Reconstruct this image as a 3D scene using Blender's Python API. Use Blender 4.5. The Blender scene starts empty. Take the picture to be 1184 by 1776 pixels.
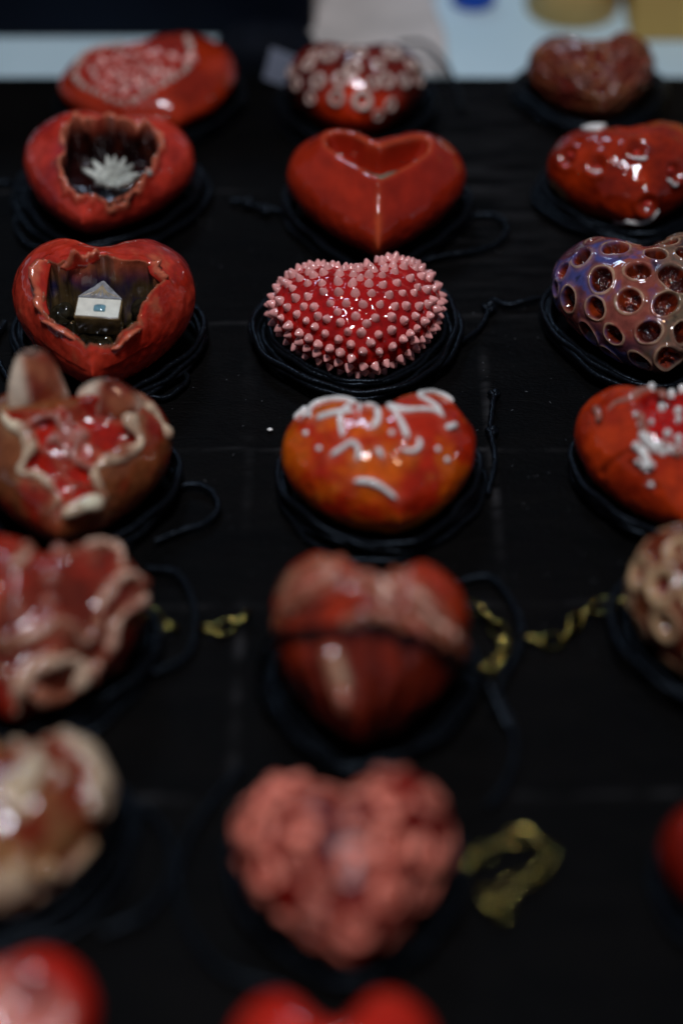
import bpy, math, random
import numpy as np
from mathutils import Matrix, Vector

# ---------------------------------------------------------------- camera, world, lamps, exposure
S = bpy.context.scene
COL = S.collection
U = .01                                             # geometry below is written in centimetres
cam = bpy.data.cameras.new('camera'); cam_ob = bpy.data.objects.new('camera', cam); COL.objects.link(cam_ob)
cam_ob.location = (0, 0, .22); cam_ob.rotation_euler = (math.radians(90-43), 0, 0)
cam.sensor_fit = 'VERTICAL'; cam.sensor_height = 36; cam.sensor_width = 24; cam.lens = 3230/1776*36
cam.clip_start = .01; cam.clip_end = 20
cam.dof.use_dof = True; cam.dof.focus_distance = .345; cam.dof.aperture_fstop = 4.7
S.camera = cam_ob
world = bpy.data.worlds.new('World'); S.world = world; world.use_nodes = True
bgn = world.node_tree.nodes['Background']
bgn.inputs['Color'].default_value = (.50, .68, 1.0, 1); bgn.inputs['Strength'].default_value = .07
def lamp(name, loc, aim, sx, sy, watts, colour):
    l = bpy.data.lights.new(name, 'AREA'); l.shape = 'RECTANGLE'; l.size = sx; l.size_y = sy
    l.energy = watts; l.color = colour
    o = bpy.data.objects.new(name, l); COL.objects.link(o); o.location = loc
    o.rotation_euler = (Vector(aim)-Vector(loc)).to_track_quat('-Z', 'Y').to_euler(); return o
lamp('cool_tube_lamp', (-.03, .06, 1.08), (0, .26, 0), .10, .18, 6.6, (.87, .90, 1.0))
lamp('blue_window_lamp', (-.25, 1.25, 1.0), (0, .33, 0), .26, .14, 2.2, (.55, .74, 1.0))
lamp('warm_lamp', (.10, -.04, 1.05), (0, .26, 0), .05, .05, .6, (1.0, .62, .36))
S.view_settings.view_transform = 'Standard'; S.view_settings.look = 'None'
S.view_settings.exposure = 0; S.view_settings.gamma = 1; S.view_settings.use_curve_mapping = False
S.cycles.max_bounces = 8

# ---------------------------------------------------------------- geometry kit (numpy only, centimetres)
def icosphere(level):
    t = (1 + 5 ** .5) / 2
    V = np.array([(-1,t,0),(1,t,0),(-1,-t,0),(1,-t,0),(0,-1,t),(0,1,t),(0,-1,-t),(0,1,-t),(t,0,-1),(t,0,1),(-t,0,-1),(-t,0,1)], float)
    V /= np.linalg.norm(V[0])
    F = np.array([(0,11,5),(0,5,1),(0,1,7),(0,7,10),(0,10,11),(1,5,9),(5,11,4),(11,10,2),(10,7,6),(7,1,8),
                  (3,9,4),(3,4,2),(3,2,6),(3,6,8),(3,8,9),(4,9,5),(2,4,11),(6,2,10),(8,6,7),(9,8,1)])
    for _ in range(level):
        E = np.sort(np.concatenate([F[:,[0,1]], F[:,[1,2]], F[:,[2,0]]]), 1)
        U, inv = np.unique(E, axis=0, return_inverse=True)
        inv = inv.reshape(-1)
        M = V[U[:,0]] + V[U[:,1]]
        M /= np.linalg.norm(M, axis=1)[:,None]
        n = len(V); m = len(F)
        a, b, c = inv[:m]+n, inv[m:2*m]+n, inv[2*m:]+n
        V = np.concatenate([V, M])
        F = np.concatenate([np.stack([F[:,0],a,c],1), np.stack([F[:,1],b,a],1), np.stack([F[:,2],c,b],1), np.stack([a,b,c],1)])
    return V, F
_ico = {}
def ico(level):
    if level not in _ico: _ico[level] = icosphere(level)
    return _ico[level]

def _h(i, j, k, s):
    n = (i*374761393 + j*668265263 + k*1274126177 + s*974634777) & 0xffffffff
    n = ((n ^ (n >> 13)) * 1274126177) & 0xffffffff
    n = ((n ^ (n >> 16)) * 2246822519) & 0xffffffff
    return ((n ^ (n >> 15)) & 0xffffff) / float(0xffffff)
def vnoise(P, f=1., seed=0):                     # value noise, -1..1
    Q = np.asarray(P, float)*f + 17.3
    I = np.floor(Q).astype(np.int64); t = Q - I
    t = t*t*t*(t*(t*6-15)+10)
    r = 0
    for a in (0,1):
        for b in (0,1):
            for c in (0,1):
                w = (t[:,0] if a else 1-t[:,0])*(t[:,1] if b else 1-t[:,1])*(t[:,2] if c else 1-t[:,2])
                r = r + w*_h(I[:,0]+a, I[:,1]+b, I[:,2]+c, seed)
    return r*2-1
def fbm(P, f=1., seed=0, o=4):
    r = 0; a = 1; s = 0
    for k in range(o):
        r = r + a*vnoise(P, f*2**k, seed+k*7); s += a; a *= .5
    return r/s
def worley(P, f, seed=0):
    Q = np.asarray(P, float)*f + 31.7
    I = np.floor(Q).astype(np.int64)
    f1 = np.full(len(Q), 9.); f2 = np.full(len(Q), 9.)
    for a in (-1,0,1):
        for b in (-1,0,1):
            for c in (-1,0,1):
                i, j, k = I[:,0]+a, I[:,1]+b, I[:,2]+c
                C = np.stack([i+_h(i,j,k,seed), j+_h(i,j,k,seed+1), k+_h(i,j,k,seed+2)], 1)
                d = np.linalg.norm(Q-C, axis=1)
                f2 = np.minimum(f2, np.maximum(f1, d)); f1 = np.minimum(f1, d)
    return f1, f2
def sstep(a, b, x):
    t = np.clip((x-a)/(b-a), 0, 1)
    return t*t*(3-2*t)
def vnormals(P, F):
    fn = np.cross(P[F[:,1]]-P[F[:,0]], P[F[:,2]]-P[F[:,0]])
    N = np.zeros_like(P)
    for k in range(3):
        for a in range(3):
            N[:,a] += np.bincount(F[:,k], fn[:,a], len(P))
    return N/(np.linalg.norm(N, axis=1)[:,None]+1e-12)
def heart_r(D, k):                               # radius of a puffed heart along direction D, blended with an ellipsoid
    x, y, t = D[:,0], D[:,1], D[:,2]
    a = x*x + 2.25*t*t + y*y
    b = (x*x + 9/80*t*t)*y**3
    f = lambda r: (a*r*r-1)**3 - b*r**5
    lo = np.zeros(len(D)); hi = np.full(len(D), 1.7); found = np.zeros(len(D), bool)
    for r in np.linspace(.03, 1.7, 80):
        pos = (f(r) > 0) & ~found
        hi[pos] = r; lo[pos] = r-.03; found |= pos
    for _ in range(22):
        m = (lo+hi)/2; p = f(m) > 0
        hi = np.where(p, m, hi); lo = np.where(p, lo, m)
    re = 1/np.sqrt((x/1.12)**2 + (y/1.02)**2 + (t/.68)**2)
    return (1-k)*(lo+hi)/2 + k*re
def heart_body(W, L, T, k=.3, level=6, flat=.40, wob=.03, seed=0, keel=0., square=0., point=.22, drop=.18, notch=.07):
    D, F = ico(level)
    P = D*heart_r(D, k)[:,None]
    if square:                                   # fuller sides: push the profile towards a flat-topped pillow
        q = np.abs(P[:,2])/.68
        P[:,2] *= 1 + square*(1-q)*1.2
    for a, s in enumerate((W, L, T)):
        lo, hi = P[:,a].min(), P[:,a].max()
        P[:,a] = (P[:,a]-(lo+hi)/2)*s/(hi-lo)
    t = np.clip((.18*L-P[:,1])/(.68*L), 0, 1)
    P[:,0] *= 1-point*t**1.2                      # sides run in straight to the tip
    P[:,2] *= 1-drop*t**1.5                       # and the tip is lower than the lobes
    c = np.exp(-(P[:,0]/(.15*W))**2)*sstep(-.08*L, .5*L, P[:,1])
    P[:,1] -= notch*L*c                           # cleft between the lobes
    P[:,2] -= notch*.9*T*c*(P[:,2] > 0)
    if keel:
        w = np.exp(-np.abs(P[:,0]/(.055*W))**1.5)*sstep(.12*L, -.25*L, P[:,1])
        P[:,1] -= keel*w; P[:,2] += .6*keel*w*(P[:,2] > 0)
    zb = -flat*T
    z = P[:,2]; s = .08*T
    P[:,2] = zb + s*np.logaddexp(0, (z-zb)/s)    # soft flat base
    P[:,2] -= P[:,2].min()
    N = vnormals(P, F)
    P = P + N*(fbm(P, .9, seed, 3)*wob)[:,None]
    return P, F
def rotmat(tilt, roll, yaw):                     # degrees; Euler XYZ as Blender applies it
    a, b, c = np.radians([tilt, roll, yaw])
    X = np.array([[1,0,0],[0,math.cos(a),-math.sin(a)],[0,math.sin(a),math.cos(a)]])
    Y = np.array([[math.cos(b),0,math.sin(b)],[0,1,0],[-math.sin(b),0,math.cos(b)]])
    Z = np.array([[math.cos(c),-math.sin(c),0],[math.sin(c),math.cos(c),0],[0,0,1]])
    return Z@Y@X

FIT = {"A1": {"W": 4.045, "L": 3.333, "T": 1.616, "loc": [-4.147, 36.747, 0.04], "rot": [0, 0, 22], "k": 0.45, "flat": 0.4, "keel": 0.0, "square": 0.0, "seed": 3, "point": 0.15, "drop": 0.18, "notch": 0.02, "wob": 0.05},
 "A2": {"W": 3.088, "L": 2.701, "T": 2.0, "loc": [0.321, 36.344, 0.04], "rot": [0, 0, 0], "k": 0.35, "flat": 0.4, "keel": 0.0, "square": 0.0, "seed": 5, "point": 0.25, "drop": 0.18, "notch": 0.07, "wob": 0.03},
 "A3": {"W": 2.82, "L": 2.411, "T": 1.882, "loc": [5.619, 36.944, 0.04], "rot": [0, 0, 4], "k": 0.0, "flat": 0.4, "keel": 0.0, "square": 0.0, "seed": 8, "point": 0.25, "drop": 0.18, "notch": 0.24, "wob": 0.06},
 "B1": {"W": 3.566, "L": 3.575, "T": 2.15, "loc": [-4.922, 32.844, 0.04], "rot": [0, 0, -8], "k": 0.35, "flat": 0.4, "keel": 0.0, "square": 0.0, "seed": 11, "point": 0.28, "drop": 0.18, "notch": 0.03, "wob": 0.03},
 "B2": {"W": 3.702, "L": 3.68, "T": 2.1, "loc": [0.719, 32.142, 0.04], "rot": [0, 0, 0], "k": 0.08, "flat": 0.4, "keel": 0.1, "square": 0.0, "seed": 14, "point": 0.34, "drop": 0.18, "notch": 0.06, "wob": 0.015},
 "B3": {"W": 3.346, "L": 2.814, "T": 2.05, "loc": [5.989, 32.88, 0.04], "rot": [0, 0, 8], "k": 0.3, "flat": 0.4, "keel": 0.0, "square": 0.0, "seed": 17, "point": 0.25, "drop": 0.18, "notch": 0.07, "wob": 0.07},
 "C1": {"W": 3.453, "L": 3.514, "T": 2.66, "loc": [-4.45, 27.791, 0.04], "rot": [0, 0, 0], "k": 0.15, "flat": 0.4, "keel": 0.0, "square": 0.0, "seed": 21, "point": 0.28, "drop": 0.18, "notch": 0.06, "wob": 0.03},
 "C2": {"W": 3.172, "L": 2.658, "T": 1.78, "loc": [0.342, 28.171, 0.04], "rot": [0, 0, 8], "k": 0.32, "flat": 0.4, "keel": 0.0, "square": 0.0, "seed": 25, "point": 0.12, "drop": 0.0, "notch": 0.07, "wob": 0.025},
 "C3": {"W": 3.486, "L": 3.567, "T": 2.228, "loc": [5.807, 28.341, 0.04], "rot": [0, 0, 4], "k": 0.2, "flat": 0.4, "keel": 0.0, "square": 0.0, "seed": 29, "point": 0.25, "drop": 0.18, "notch": 0.09, "wob": 0.04},
 "D1": {"W": 3.4, "L": 3.494, "T": 2.404, "loc": [-4.629, 23.692, 0.04], "rot": [0, 0, 0], "k": 0.3, "flat": 0.4, "keel": 0.0, "square": 0.0, "seed": 33, "point": 0.25, "drop": 0.18, "notch": 0.07, "wob": 0.06},
 "D2": {"W": 3.387, "L": 2.88, "T": 2.1, "loc": [0.714, 23.866, 0.04], "rot": [0, 0, 10], "k": 0.42, "flat": 0.4, "keel": 0.0, "square": 0.0, "seed": 37, "point": 0.1, "drop": 0.0, "notch": 0.09, "wob": 0.04},
 "D3": {"W": 3.249, "L": 3.164, "T": 2.15, "loc": [5.677, 24.036, 0.04], "rot": [0, 0, 0], "k": 0.3, "flat": 0.4, "keel": 0.0, "square": 0.0, "seed": 41, "point": 0.25, "drop": 0.18, "notch": 0.07, "wob": 0.05},
 "E1": {"W": 3.169, "L": 3.282, "T": 2.583, "loc": [-4.734, 19.751, 0.04], "rot": [0, 0, -8], "k": 0.2, "flat": 0.4, "keel": 0.0, "square": 0.0, "seed": 45, "point": 0.25, "drop": 0.18, "notch": 0.07, "wob": 0.07},
 "E2": {"W": 3.019, "L": 3.096, "T": 3.001, "loc": [0.379, 19.167, 0.04], "rot": [0, 0, -4], "k": 0.08, "flat": 0.4, "keel": 0.05, "square": 0.0, "seed": 49, "point": 0.25, "drop": 0.18, "notch": 0.19, "wob": 0.06},
 "E3": {"W": 2.81, "L": 2.907, "T": 2.508, "loc": [5.958, 20.227, 0.04], "rot": [0, 0, 0], "k": 0.3, "flat": 0.4, "keel": 0.0, "square": 0.0, "seed": 53, "point": 0.25, "drop": 0.18, "notch": 0.07, "wob": 0.05},
 "F1": {"W": 2.997, "L": 3.009, "T": 2.1, "loc": [-4.886, 16.192, 0.04], "rot": [0, 0, -5], "k": 0.3, "flat": 0.4, "keel": 0.0, "square": 0.0, "seed": 57, "point": 0.25, "drop": 0.18, "notch": 0.07, "wob": 0.06},
 "F2": {"W": 3.067, "L": 3.039, "T": 2.1, "loc": [0.085, 15.44, 0.04], "rot": [0, 0, 5], "k": 0.15, "flat": 0.4, "keel": 0.0, "square": 0.0, "seed": 61, "point": 0.24, "drop": 0.18, "notch": 0.06, "wob": 0.03},
 "F3": {"W": 2.81, "L": 2.311, "T": 1.917, "loc": [5.824, 15.398, 0.04], "rot": [0, 0, 0], "k": 0.4, "flat": 0.4, "keel": 0.0, "square": 0.0, "seed": 65, "point": 0.25, "drop": 0.18, "notch": 0.07, "wob": 0.03},
 "G1": {"W": 2.557, "L": 2.426, "T": 2.1, "loc": [-4.393, 12.825, 0.04], "rot": [0, 0, 0], "k": 0.55, "flat": 0.4, "keel": 0.0, "square": 0.0, "seed": 69, "point": 0.25, "drop": 0.18, "notch": 0.07, "wob": 0.03},
 "G2": {"W": 2.662, "L": 2.421, "T": 2.1, "loc": [-0.109, 12.177, 0.04], "rot": [0, 0, 0], "k": 0.05, "flat": 0.4, "keel": 0.0, "square": 0.0, "seed": 73, "point": 0.25, "drop": 0.18, "notch": 0.14, "wob": 0.03}}
FEAT = {"A1": {"crater": [[-1.681, 0.396], [-1.35, 1.037], [-0.922, 1.322], [-0.446, 1.084], [0.263, 0.959], [0.998, 0.584], [0.881, -0.049], [0.536, -0.64], [-0.102, -0.911], [-0.985, -0.955], [-1.366, -0.499], [-1.633, -0.037]], "rim": [[[-1.681, 0.396, 1.034], [-1.633, -0.037, 1.033], [-1.366, -0.499, 1.007], [-0.985, -0.955, 0.954], [-0.537, -0.995, 1.082], [-0.102, -0.911, 1.182], [0.536, -0.64, 1.258], [0.881, -0.049, 1.327], [0.998, 0.584, 1.317]], [[-1.681, 0.396, 1.034], [-1.35, 1.037, 1.093], [-0.922, 1.322, 1.071], [-0.446, 1.084, 1.193]]], "beads": [[-1.24, 0.47, 1.231], [-0.929, 0.631, 1.288], [-0.6, 0.602, 1.337], [-0.223, 0.543, 1.367], [0.133, 0.382, 1.405], [0.478, 0.224, 1.408], [0.55, -0.133, 1.374], [-1.367, 0.075, 1.186], [-1.042, 0.045, 1.284], [-0.703, 0.077, 1.344], [-0.33, 0.026, 1.374], [0.06, -0.052, 1.39], [0.387, -0.208, 1.375], [-1.236, -0.264, 1.164], [-0.891, -0.301, 1.254], [-0.54, -0.335, 1.305], [-0.157, -0.37, 1.328], [0.177, -0.424, 1.338], [0.497, -0.42, 1.322], [-1.066, -0.595, 1.11], [-0.727, -0.617, 1.203], [-0.4, -0.64, 1.24], [-0.079, -0.638, 1.267], [-0.941, -0.811, 1.058], [-0.616, -0.836, 1.139]]},
 "A2": {"rings": [[-0.59, -0.038, 1.639, 0.22], [0.778, 0.109, 1.602, 0.24], [-1.034, -0.007, 1.412, 0.18], [-0.071, -0.495, 1.595, 0.2], [0.465, -0.332, 1.587, 0.16], [0.118, -1.09, 1.157, 0.24], [-0.328, -0.689, 1.434, 0.2], [-0.818, -0.506, 1.281, 0.2], [0.633, -0.616, 1.36, 0.2], [1.034, -0.369, 1.214, 0.18], [0.72, -0.873, 0.922, 0.17], [-1.287, -0.148, 1.023, 0.17], [-0.417, -0.952, 1.14, 0.2], [0.344, -0.779, 1.384, 0.16], [-0.979, -0.617, 0.931, 0.15], [1.17, 0.072, 1.354, 0.16], [0.09, -0.072, 1.72, 0.16], [-0.225, 0.133, 1.722, 0.14], [-1.42, 0.23, 1.097, 0.15], [1.37, -0.025, 1.014, 0.15], [0.454, -1.079, 0.794, 0.14], [-0.918, 0.169, 1.541, 0.13]]},
 "A3": {"veins": [[[-1.279, 0.657, 1.064], [-0.921, 0.191, 1.389], [-0.514, -0.509, 1.261], [-0.182, -0.925, 1.062], [-0.107, -1.092, 0.66]], [[1.277, 0.607, 1.09], [0.708, -0.048, 1.452], [0.22, -0.658, 1.312], [-0.121, -0.953, 1.076]], [[-1.17, 0.005, 1.002], [-0.785, -0.241, 1.264], [-0.522, -0.652, 1.056], [-0.351, -0.917, 0.777]], [[1.031, -0.197, 1.104], [0.568, -0.535, 1.228], [0.276, -0.858, 1.084], [0.067, -1.119, 0.803]], [[-0.982, 0.631, 1.342], [-0.637, 0.063, 1.504], [-0.381, -0.421, 1.409]], [[1.036, 0.638, 1.322], [0.48, -0.212, 1.483], [0.121, -0.449, 1.478]], [[-1.278, 0.235, 1.02], [-0.963, -0.308, 0.874], [-0.613, -0.678, 0.722]], [[1.138, 0.068, 1.164], [0.798, -0.54, 0.94], [0.346, -0.933, 0.828]]]},
 "B1": {"hole": [[-0.755, 0.034], [-0.745, 0.301], [-0.577, 0.576], [-0.393, 0.388], [-0.23, 0.335], [-0.013, 0.536], [0.249, 0.644], [0.344, 0.475], [0.642, 0.436], [0.899, 0.584], [1.128, 0.382], [1.238, 0.136], [1.207, -0.184], [1.148, -0.474], [0.967, -0.753], [0.841, -0.994], [0.622, -1.216], [0.472, -1.362], [0.323, -1.376], [0.109, -1.445], [-0.14, -1.419], [-0.353, -1.231], [-0.543, -0.893], [-0.671, -0.683], [-0.564, -0.514], [-0.639, -0.243]], "shard_base": [[0.45, -0.781, 1.18]]},
 "B2": {"hole": [[-1.063, 0.347], [-1.129, 0.74], [-0.998, 1.031], [-0.736, 1.006], [-0.446, 0.84], [-0.161, 0.363], [0.037, 0.193], [0.329, 0.406], [0.685, 0.659], [1.009, 0.799], [1.131, 0.57], [1.066, 0.189], [0.816, -0.19], [0.525, -0.461], [0.279, -0.703], [0.053, -0.915], [-0.167, -0.747], [-0.45, -0.429], [-0.767, -0.112]], "pool": [[-0.019, 0.106, 1.23]]},
 "B3": {"nodules": [[-1.351, 0.125, 1.284], [-0.883, -0.418, 1.41], [-0.108, -0.397, 1.705], [0.622, -0.766, 1.302], [-0.032, -1.308, 0.952], [1.283, -0.352, 0.559], [-0.013, 0.505, 1.605]], "glints": [[[-1.108, -0.344, 1.254], [-0.951, -0.495, 1.278], [-0.806, -0.612, 1.305]], [[-0.235, -0.577, 1.601], [-0.094, -0.626, 1.591], [0.065, -0.59, 1.613]], [[-0.376, -1.107, 0.501], [-0.104, -1.244, 0.484], [0.111, -1.281, 0.643], [0.202, -1.237, 0.794]], [[0.388, -0.915, 1.275], [0.569, -0.941, 1.117], [0.655, -0.895, 1.13]], [[-0.535, -0.717, 0.216], [-0.36, -1.098, 0.467]]], "ring": [[[-0.856, 0.984, 1.39], [-0.729, 0.934, 1.443], [-0.531, 0.815, 1.508], [-0.472, 0.751, 1.538], [-0.697, 0.451, 1.663], [-0.862, 0.697, 1.536], [-0.856, 0.984, 1.39]]], "patch": [[-1.413, 0.065, 0.397], [-1.211, 0.066, 0.184], [-1.559, 0.261, 0.502]]},
 "C1": {"hole": [[-0.932, -0.634], [-0.958, -0.504], [-0.931, -0.389], [-0.961, -0.19], [-0.919, -0.001], [-0.891, 0.221], [-0.704, 0.048], [-0.591, 0.096], [-0.427, -0.05], [-0.281, -0.077], [-0.114, -0.061], [0.052, 0.109], [0.122, 0.139], [0.306, 0.043], [0.556, 0.066], [0.721, 0.123], [0.873, 0.169], [0.95, 0.144], [1.042, 0.025], [1.149, 0.029], [1.204, 0.017], [1.075, -0.2], [0.932, -0.438], [0.837, -0.638], [0.795, -0.778], [0.843, -0.848], [0.751, -0.916], [0.56, -1.094], [0.464, -1.212], [0.35, -1.34], [0.225, -1.412], [0.103, -1.436], [-0.094, -1.458], [-0.216, -1.351], [-0.463, -1.136], [-0.704, -0.929], [-0.836, -0.782]], "house": [[0.03, -0.754, 1.58]], "balls": [[0.478, 0.567, 1.11], [0.335, 0.9, 1.16], [0.09, 1.224, 1.06], [-0.793, 0.964, 1.06], [-0.889, 0.552, 0.96], [0.537, 0.372, 0.96], [0.595, 1.094, 1.06], [-0.177, 1.374, 1.06]], "flap_left": [[[-0.918, -0.673, 1.585], [-0.987, -0.449, 1.728], [-0.961, -0.19, 1.924], [-0.918, 0.235, 2.115]]], "flap_spike": [[[-0.602, -0.067, 2.168], [-0.336, -0.064, 2.247], [-0.116, 0.01, 2.278], [0.071, 0.196, 2.282]]], "flap_right": [[[0.954, 0.277, 2.1], [1.027, 0.077, 2.009], [1.149, 0.029, 1.891], [1.226, 0.018, 1.812]]], "flap_low": [[[0.825, -0.884, 1.459], [0.587, -1.11, 1.458], [0.439, -1.285, 1.348], [0.325, -1.369, 1.356]]], "flap_lowleft": [[[-0.963, -0.692, 1.49], [-0.641, -0.981, 1.547], [-0.408, -1.19, 1.532], [-0.249, -1.329, 1.501]]]},
 "C2": {"spikes": [[-0.65, 0.922, 1.268], [-0.57, 0.897, 1.278], [-0.858, 0.984, 1.201], [-0.784, 0.955, 1.237], [-0.891, 0.979, 1.196], [-1.001, 0.993, 1.146], [-1.117, 0.972, 1.101], [-1.205, 0.932, 1.073], [-0.67, 0.941, 1.256], [-0.4, 0.812, 1.293], [-0.324, 0.745, 1.312], [-0.076, 0.588, 1.363], [-0.195, 0.644, 1.345], [-0.416, 0.833, 1.284], [0.052, 0.613, 1.344], [0.271, 0.799, 1.268], [0.285, 0.481, 1.457], [0.494, 0.912, 1.272], [0.513, 0.549, 1.453], [0.69, 0.97, 1.256], [0.818, 0.961, 1.247], [0.741, 0.723, 1.379], [0.946, 0.935, 1.227], [1.056, 0.944, 1.176], [1.146, 0.907, 1.151], [0.881, 0.448, 1.412], [1.091, 0.741, 1.26], [1.21, 0.828, 1.153], [1.285, 0.778, 1.119], [-1.328, 0.878, 1.001], [-1.136, 0.74, 1.221], [-0.857, 0.586, 1.383], [-0.619, 0.401, 1.467], [-0.35, 0.25, 1.516], [-0.1, 0.149, 1.539], [0.181, 0.083, 1.553], [0.422, 0.075, 1.538], [0.678, 0.235, 1.486], [0.936, 0.1, 1.398], [1.19, 0.311, 1.275], [1.391, 0.617, 1.084], [1.431, 0.669, 1.018], [-1.43, 0.802, 0.92], [-1.438, 0.584, 1.025], [-1.202, 0.299, 1.255], [-0.935, 0.222, 1.393], [-0.684, 0.065, 1.477], [-0.249, 1.144, 0.677], [-0.157, -0.124, 1.548], [0.14, -0.165, 1.551], [0.386, -0.194, 1.52], [0.666, -0.09, 1.472], [0.961, -0.213, 1.309], [1.226, 0.008, 1.195], [1.425, 0.216, 1.051], [1.538, 0.485, 0.897], [-1.524, 0.657, 0.836], [-1.439, 0.266, 1.032], [-1.174, 0.027, 1.231], [-0.968, -0.099, 1.334], [-0.687, -0.147, 1.448], [-0.428, -0.253, 1.493], [-0.138, -0.352, 1.505], [0.154, -0.393, 1.503], [0.472, -0.404, 1.441], [0.727, -0.312, 1.393], [1.569, 0.364, 0.786], [1.567, 0.287, 0.707], [-1.572, 0.558, 0.743], [-1.557, 0.413, 0.85], [-1.336, -0.007, 1.072], [-0.895, -0.339, 1.282], [-0.602, -0.425, 1.389], [-0.328, -0.516, 1.425], [-0.029, -0.599, 1.433], [0.273, -0.616, 1.406], [0.538, -0.607, 1.331], [0.769, -0.523, 1.268], [1.02, -0.42, 1.153], [1.209, -0.261, 1.068], [1.48, 0.044, 0.835], [1.531, 0.14, 0.648], [-1.586, 0.449, 0.645], [-1.54, 0.208, 0.812], [-1.448, -0.024, 0.861], [-1.193, -0.259, 1.085], [-1.049, -0.458, 1.081], [-0.695, -0.646, 1.219], [-0.471, -0.788, 1.224], [-0.191, -0.78, 1.321], [0.154, -0.839, 1.296], [0.459, -0.781, 1.242], [0.696, -0.758, 1.119], [0.93, -0.597, 1.079], [1.223, -0.395, 0.9], [1.389, -0.15, 0.855], [1.482, -0.001, 0.596], [-1.555, 0.309, 0.541], [-1.491, 0.022, 0.605], [-1.34, -0.252, 0.852], [-1.176, -0.49, 0.84], [-0.91, -0.625, 1.054], [-0.751, -0.796, 1.008], [-0.525, -0.962, 0.985], [-0.351, -0.951, 1.126], [-0.124, -1.036, 1.141], [0.181, -1.061, 1.086], [0.438, -0.953, 1.077], [0.936, -0.719, 0.896], [1.1, -0.547, 0.905], [1.425, -0.109, 0.548], [1.375, -0.17, 0.488], [1.287, -0.367, 0.599], [-1.355, -0.274, 0.664], [-1.183, -0.515, 0.677], [-1.028, -0.649, 0.828], [-0.877, -0.798, 0.782], [-0.685, -0.942, 0.777], [-0.508, -1.055, 0.753], [-0.321, -1.095, 0.945], [-0.113, -1.224, 0.862], [0.167, -1.205, 0.818], [0.434, -1.084, 0.81], [0.638, -0.955, 0.859], [0.792, -0.843, 0.881], [1.172, -0.51, 0.577], [1.312, -0.249, 0.442], [1.029, -0.675, 0.607], [1.18, -0.39, 0.379], [-1.059, -0.644, 0.606], [-0.895, -0.792, 0.606], [-0.73, -0.911, 0.562], [-0.531, -1.025, 0.528], [-0.344, -1.1, 0.47], [-0.31, -1.159, 0.697], [-0.095, -1.24, 0.555], [0.077, -1.254, 0.552], [0.298, -1.151, 0.52], [0.566, -0.995, 0.487], [0.739, -0.89, 0.502], [0.91, -0.761, 0.515], [1.088, -0.465, 0.336], [0.973, -0.578, 0.325], [-0.147, -1.056, 0.264], [0.046, -1.032, 0.216], [0.28, -0.984, 0.24], [0.504, -0.873, 0.253], [0.65, -0.805, 0.276], [0.819, -0.701, 0.305]]},
 "C3": {"pits": [[-1.259, 0.608, 1.619, 0.2], [-0.654, 0.516, 1.859, 0.24], [-1.61, 0.619, 1.281, 0.17], [-1.024, -0.144, 1.619, 0.24], [-0.364, -0.234, 1.839, 0.23], [0.269, -0.451, 1.814, 0.3], [-1.564, 0.061, 1.024, 0.24], [-1.167, -0.503, 1.22, 0.19], [-0.609, -0.745, 1.559, 0.23], [0.049, -0.969, 1.622, 0.24], [-0.882, -1.012, 0.972, 0.2], [-0.341, -1.325, 1.266, 0.21], [0.291, -1.357, 1.245, 0.19], [-0.437, -1.411, 0.661, 0.2], [-0.038, -1.745, 0.892, 0.23], [0.036, 0.187, 1.911, 0.2], [-1.381, 0.022, 0.361, 0.15], [0.6, 0.162, 1.89, 0.2], [-1.718, 0.535, 0.942, 0.15], [0.601, -0.879, 1.469, 0.22], [0.66, -1.115, 0.476, 0.2], [-0.956, 1.116, 1.63, 0.15], [-0.261, 0.792, 1.724, 0.12], [0.791, -0.329, 1.705, 0.2], [0.39, 0.644, 1.831, 0.15]]},
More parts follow.
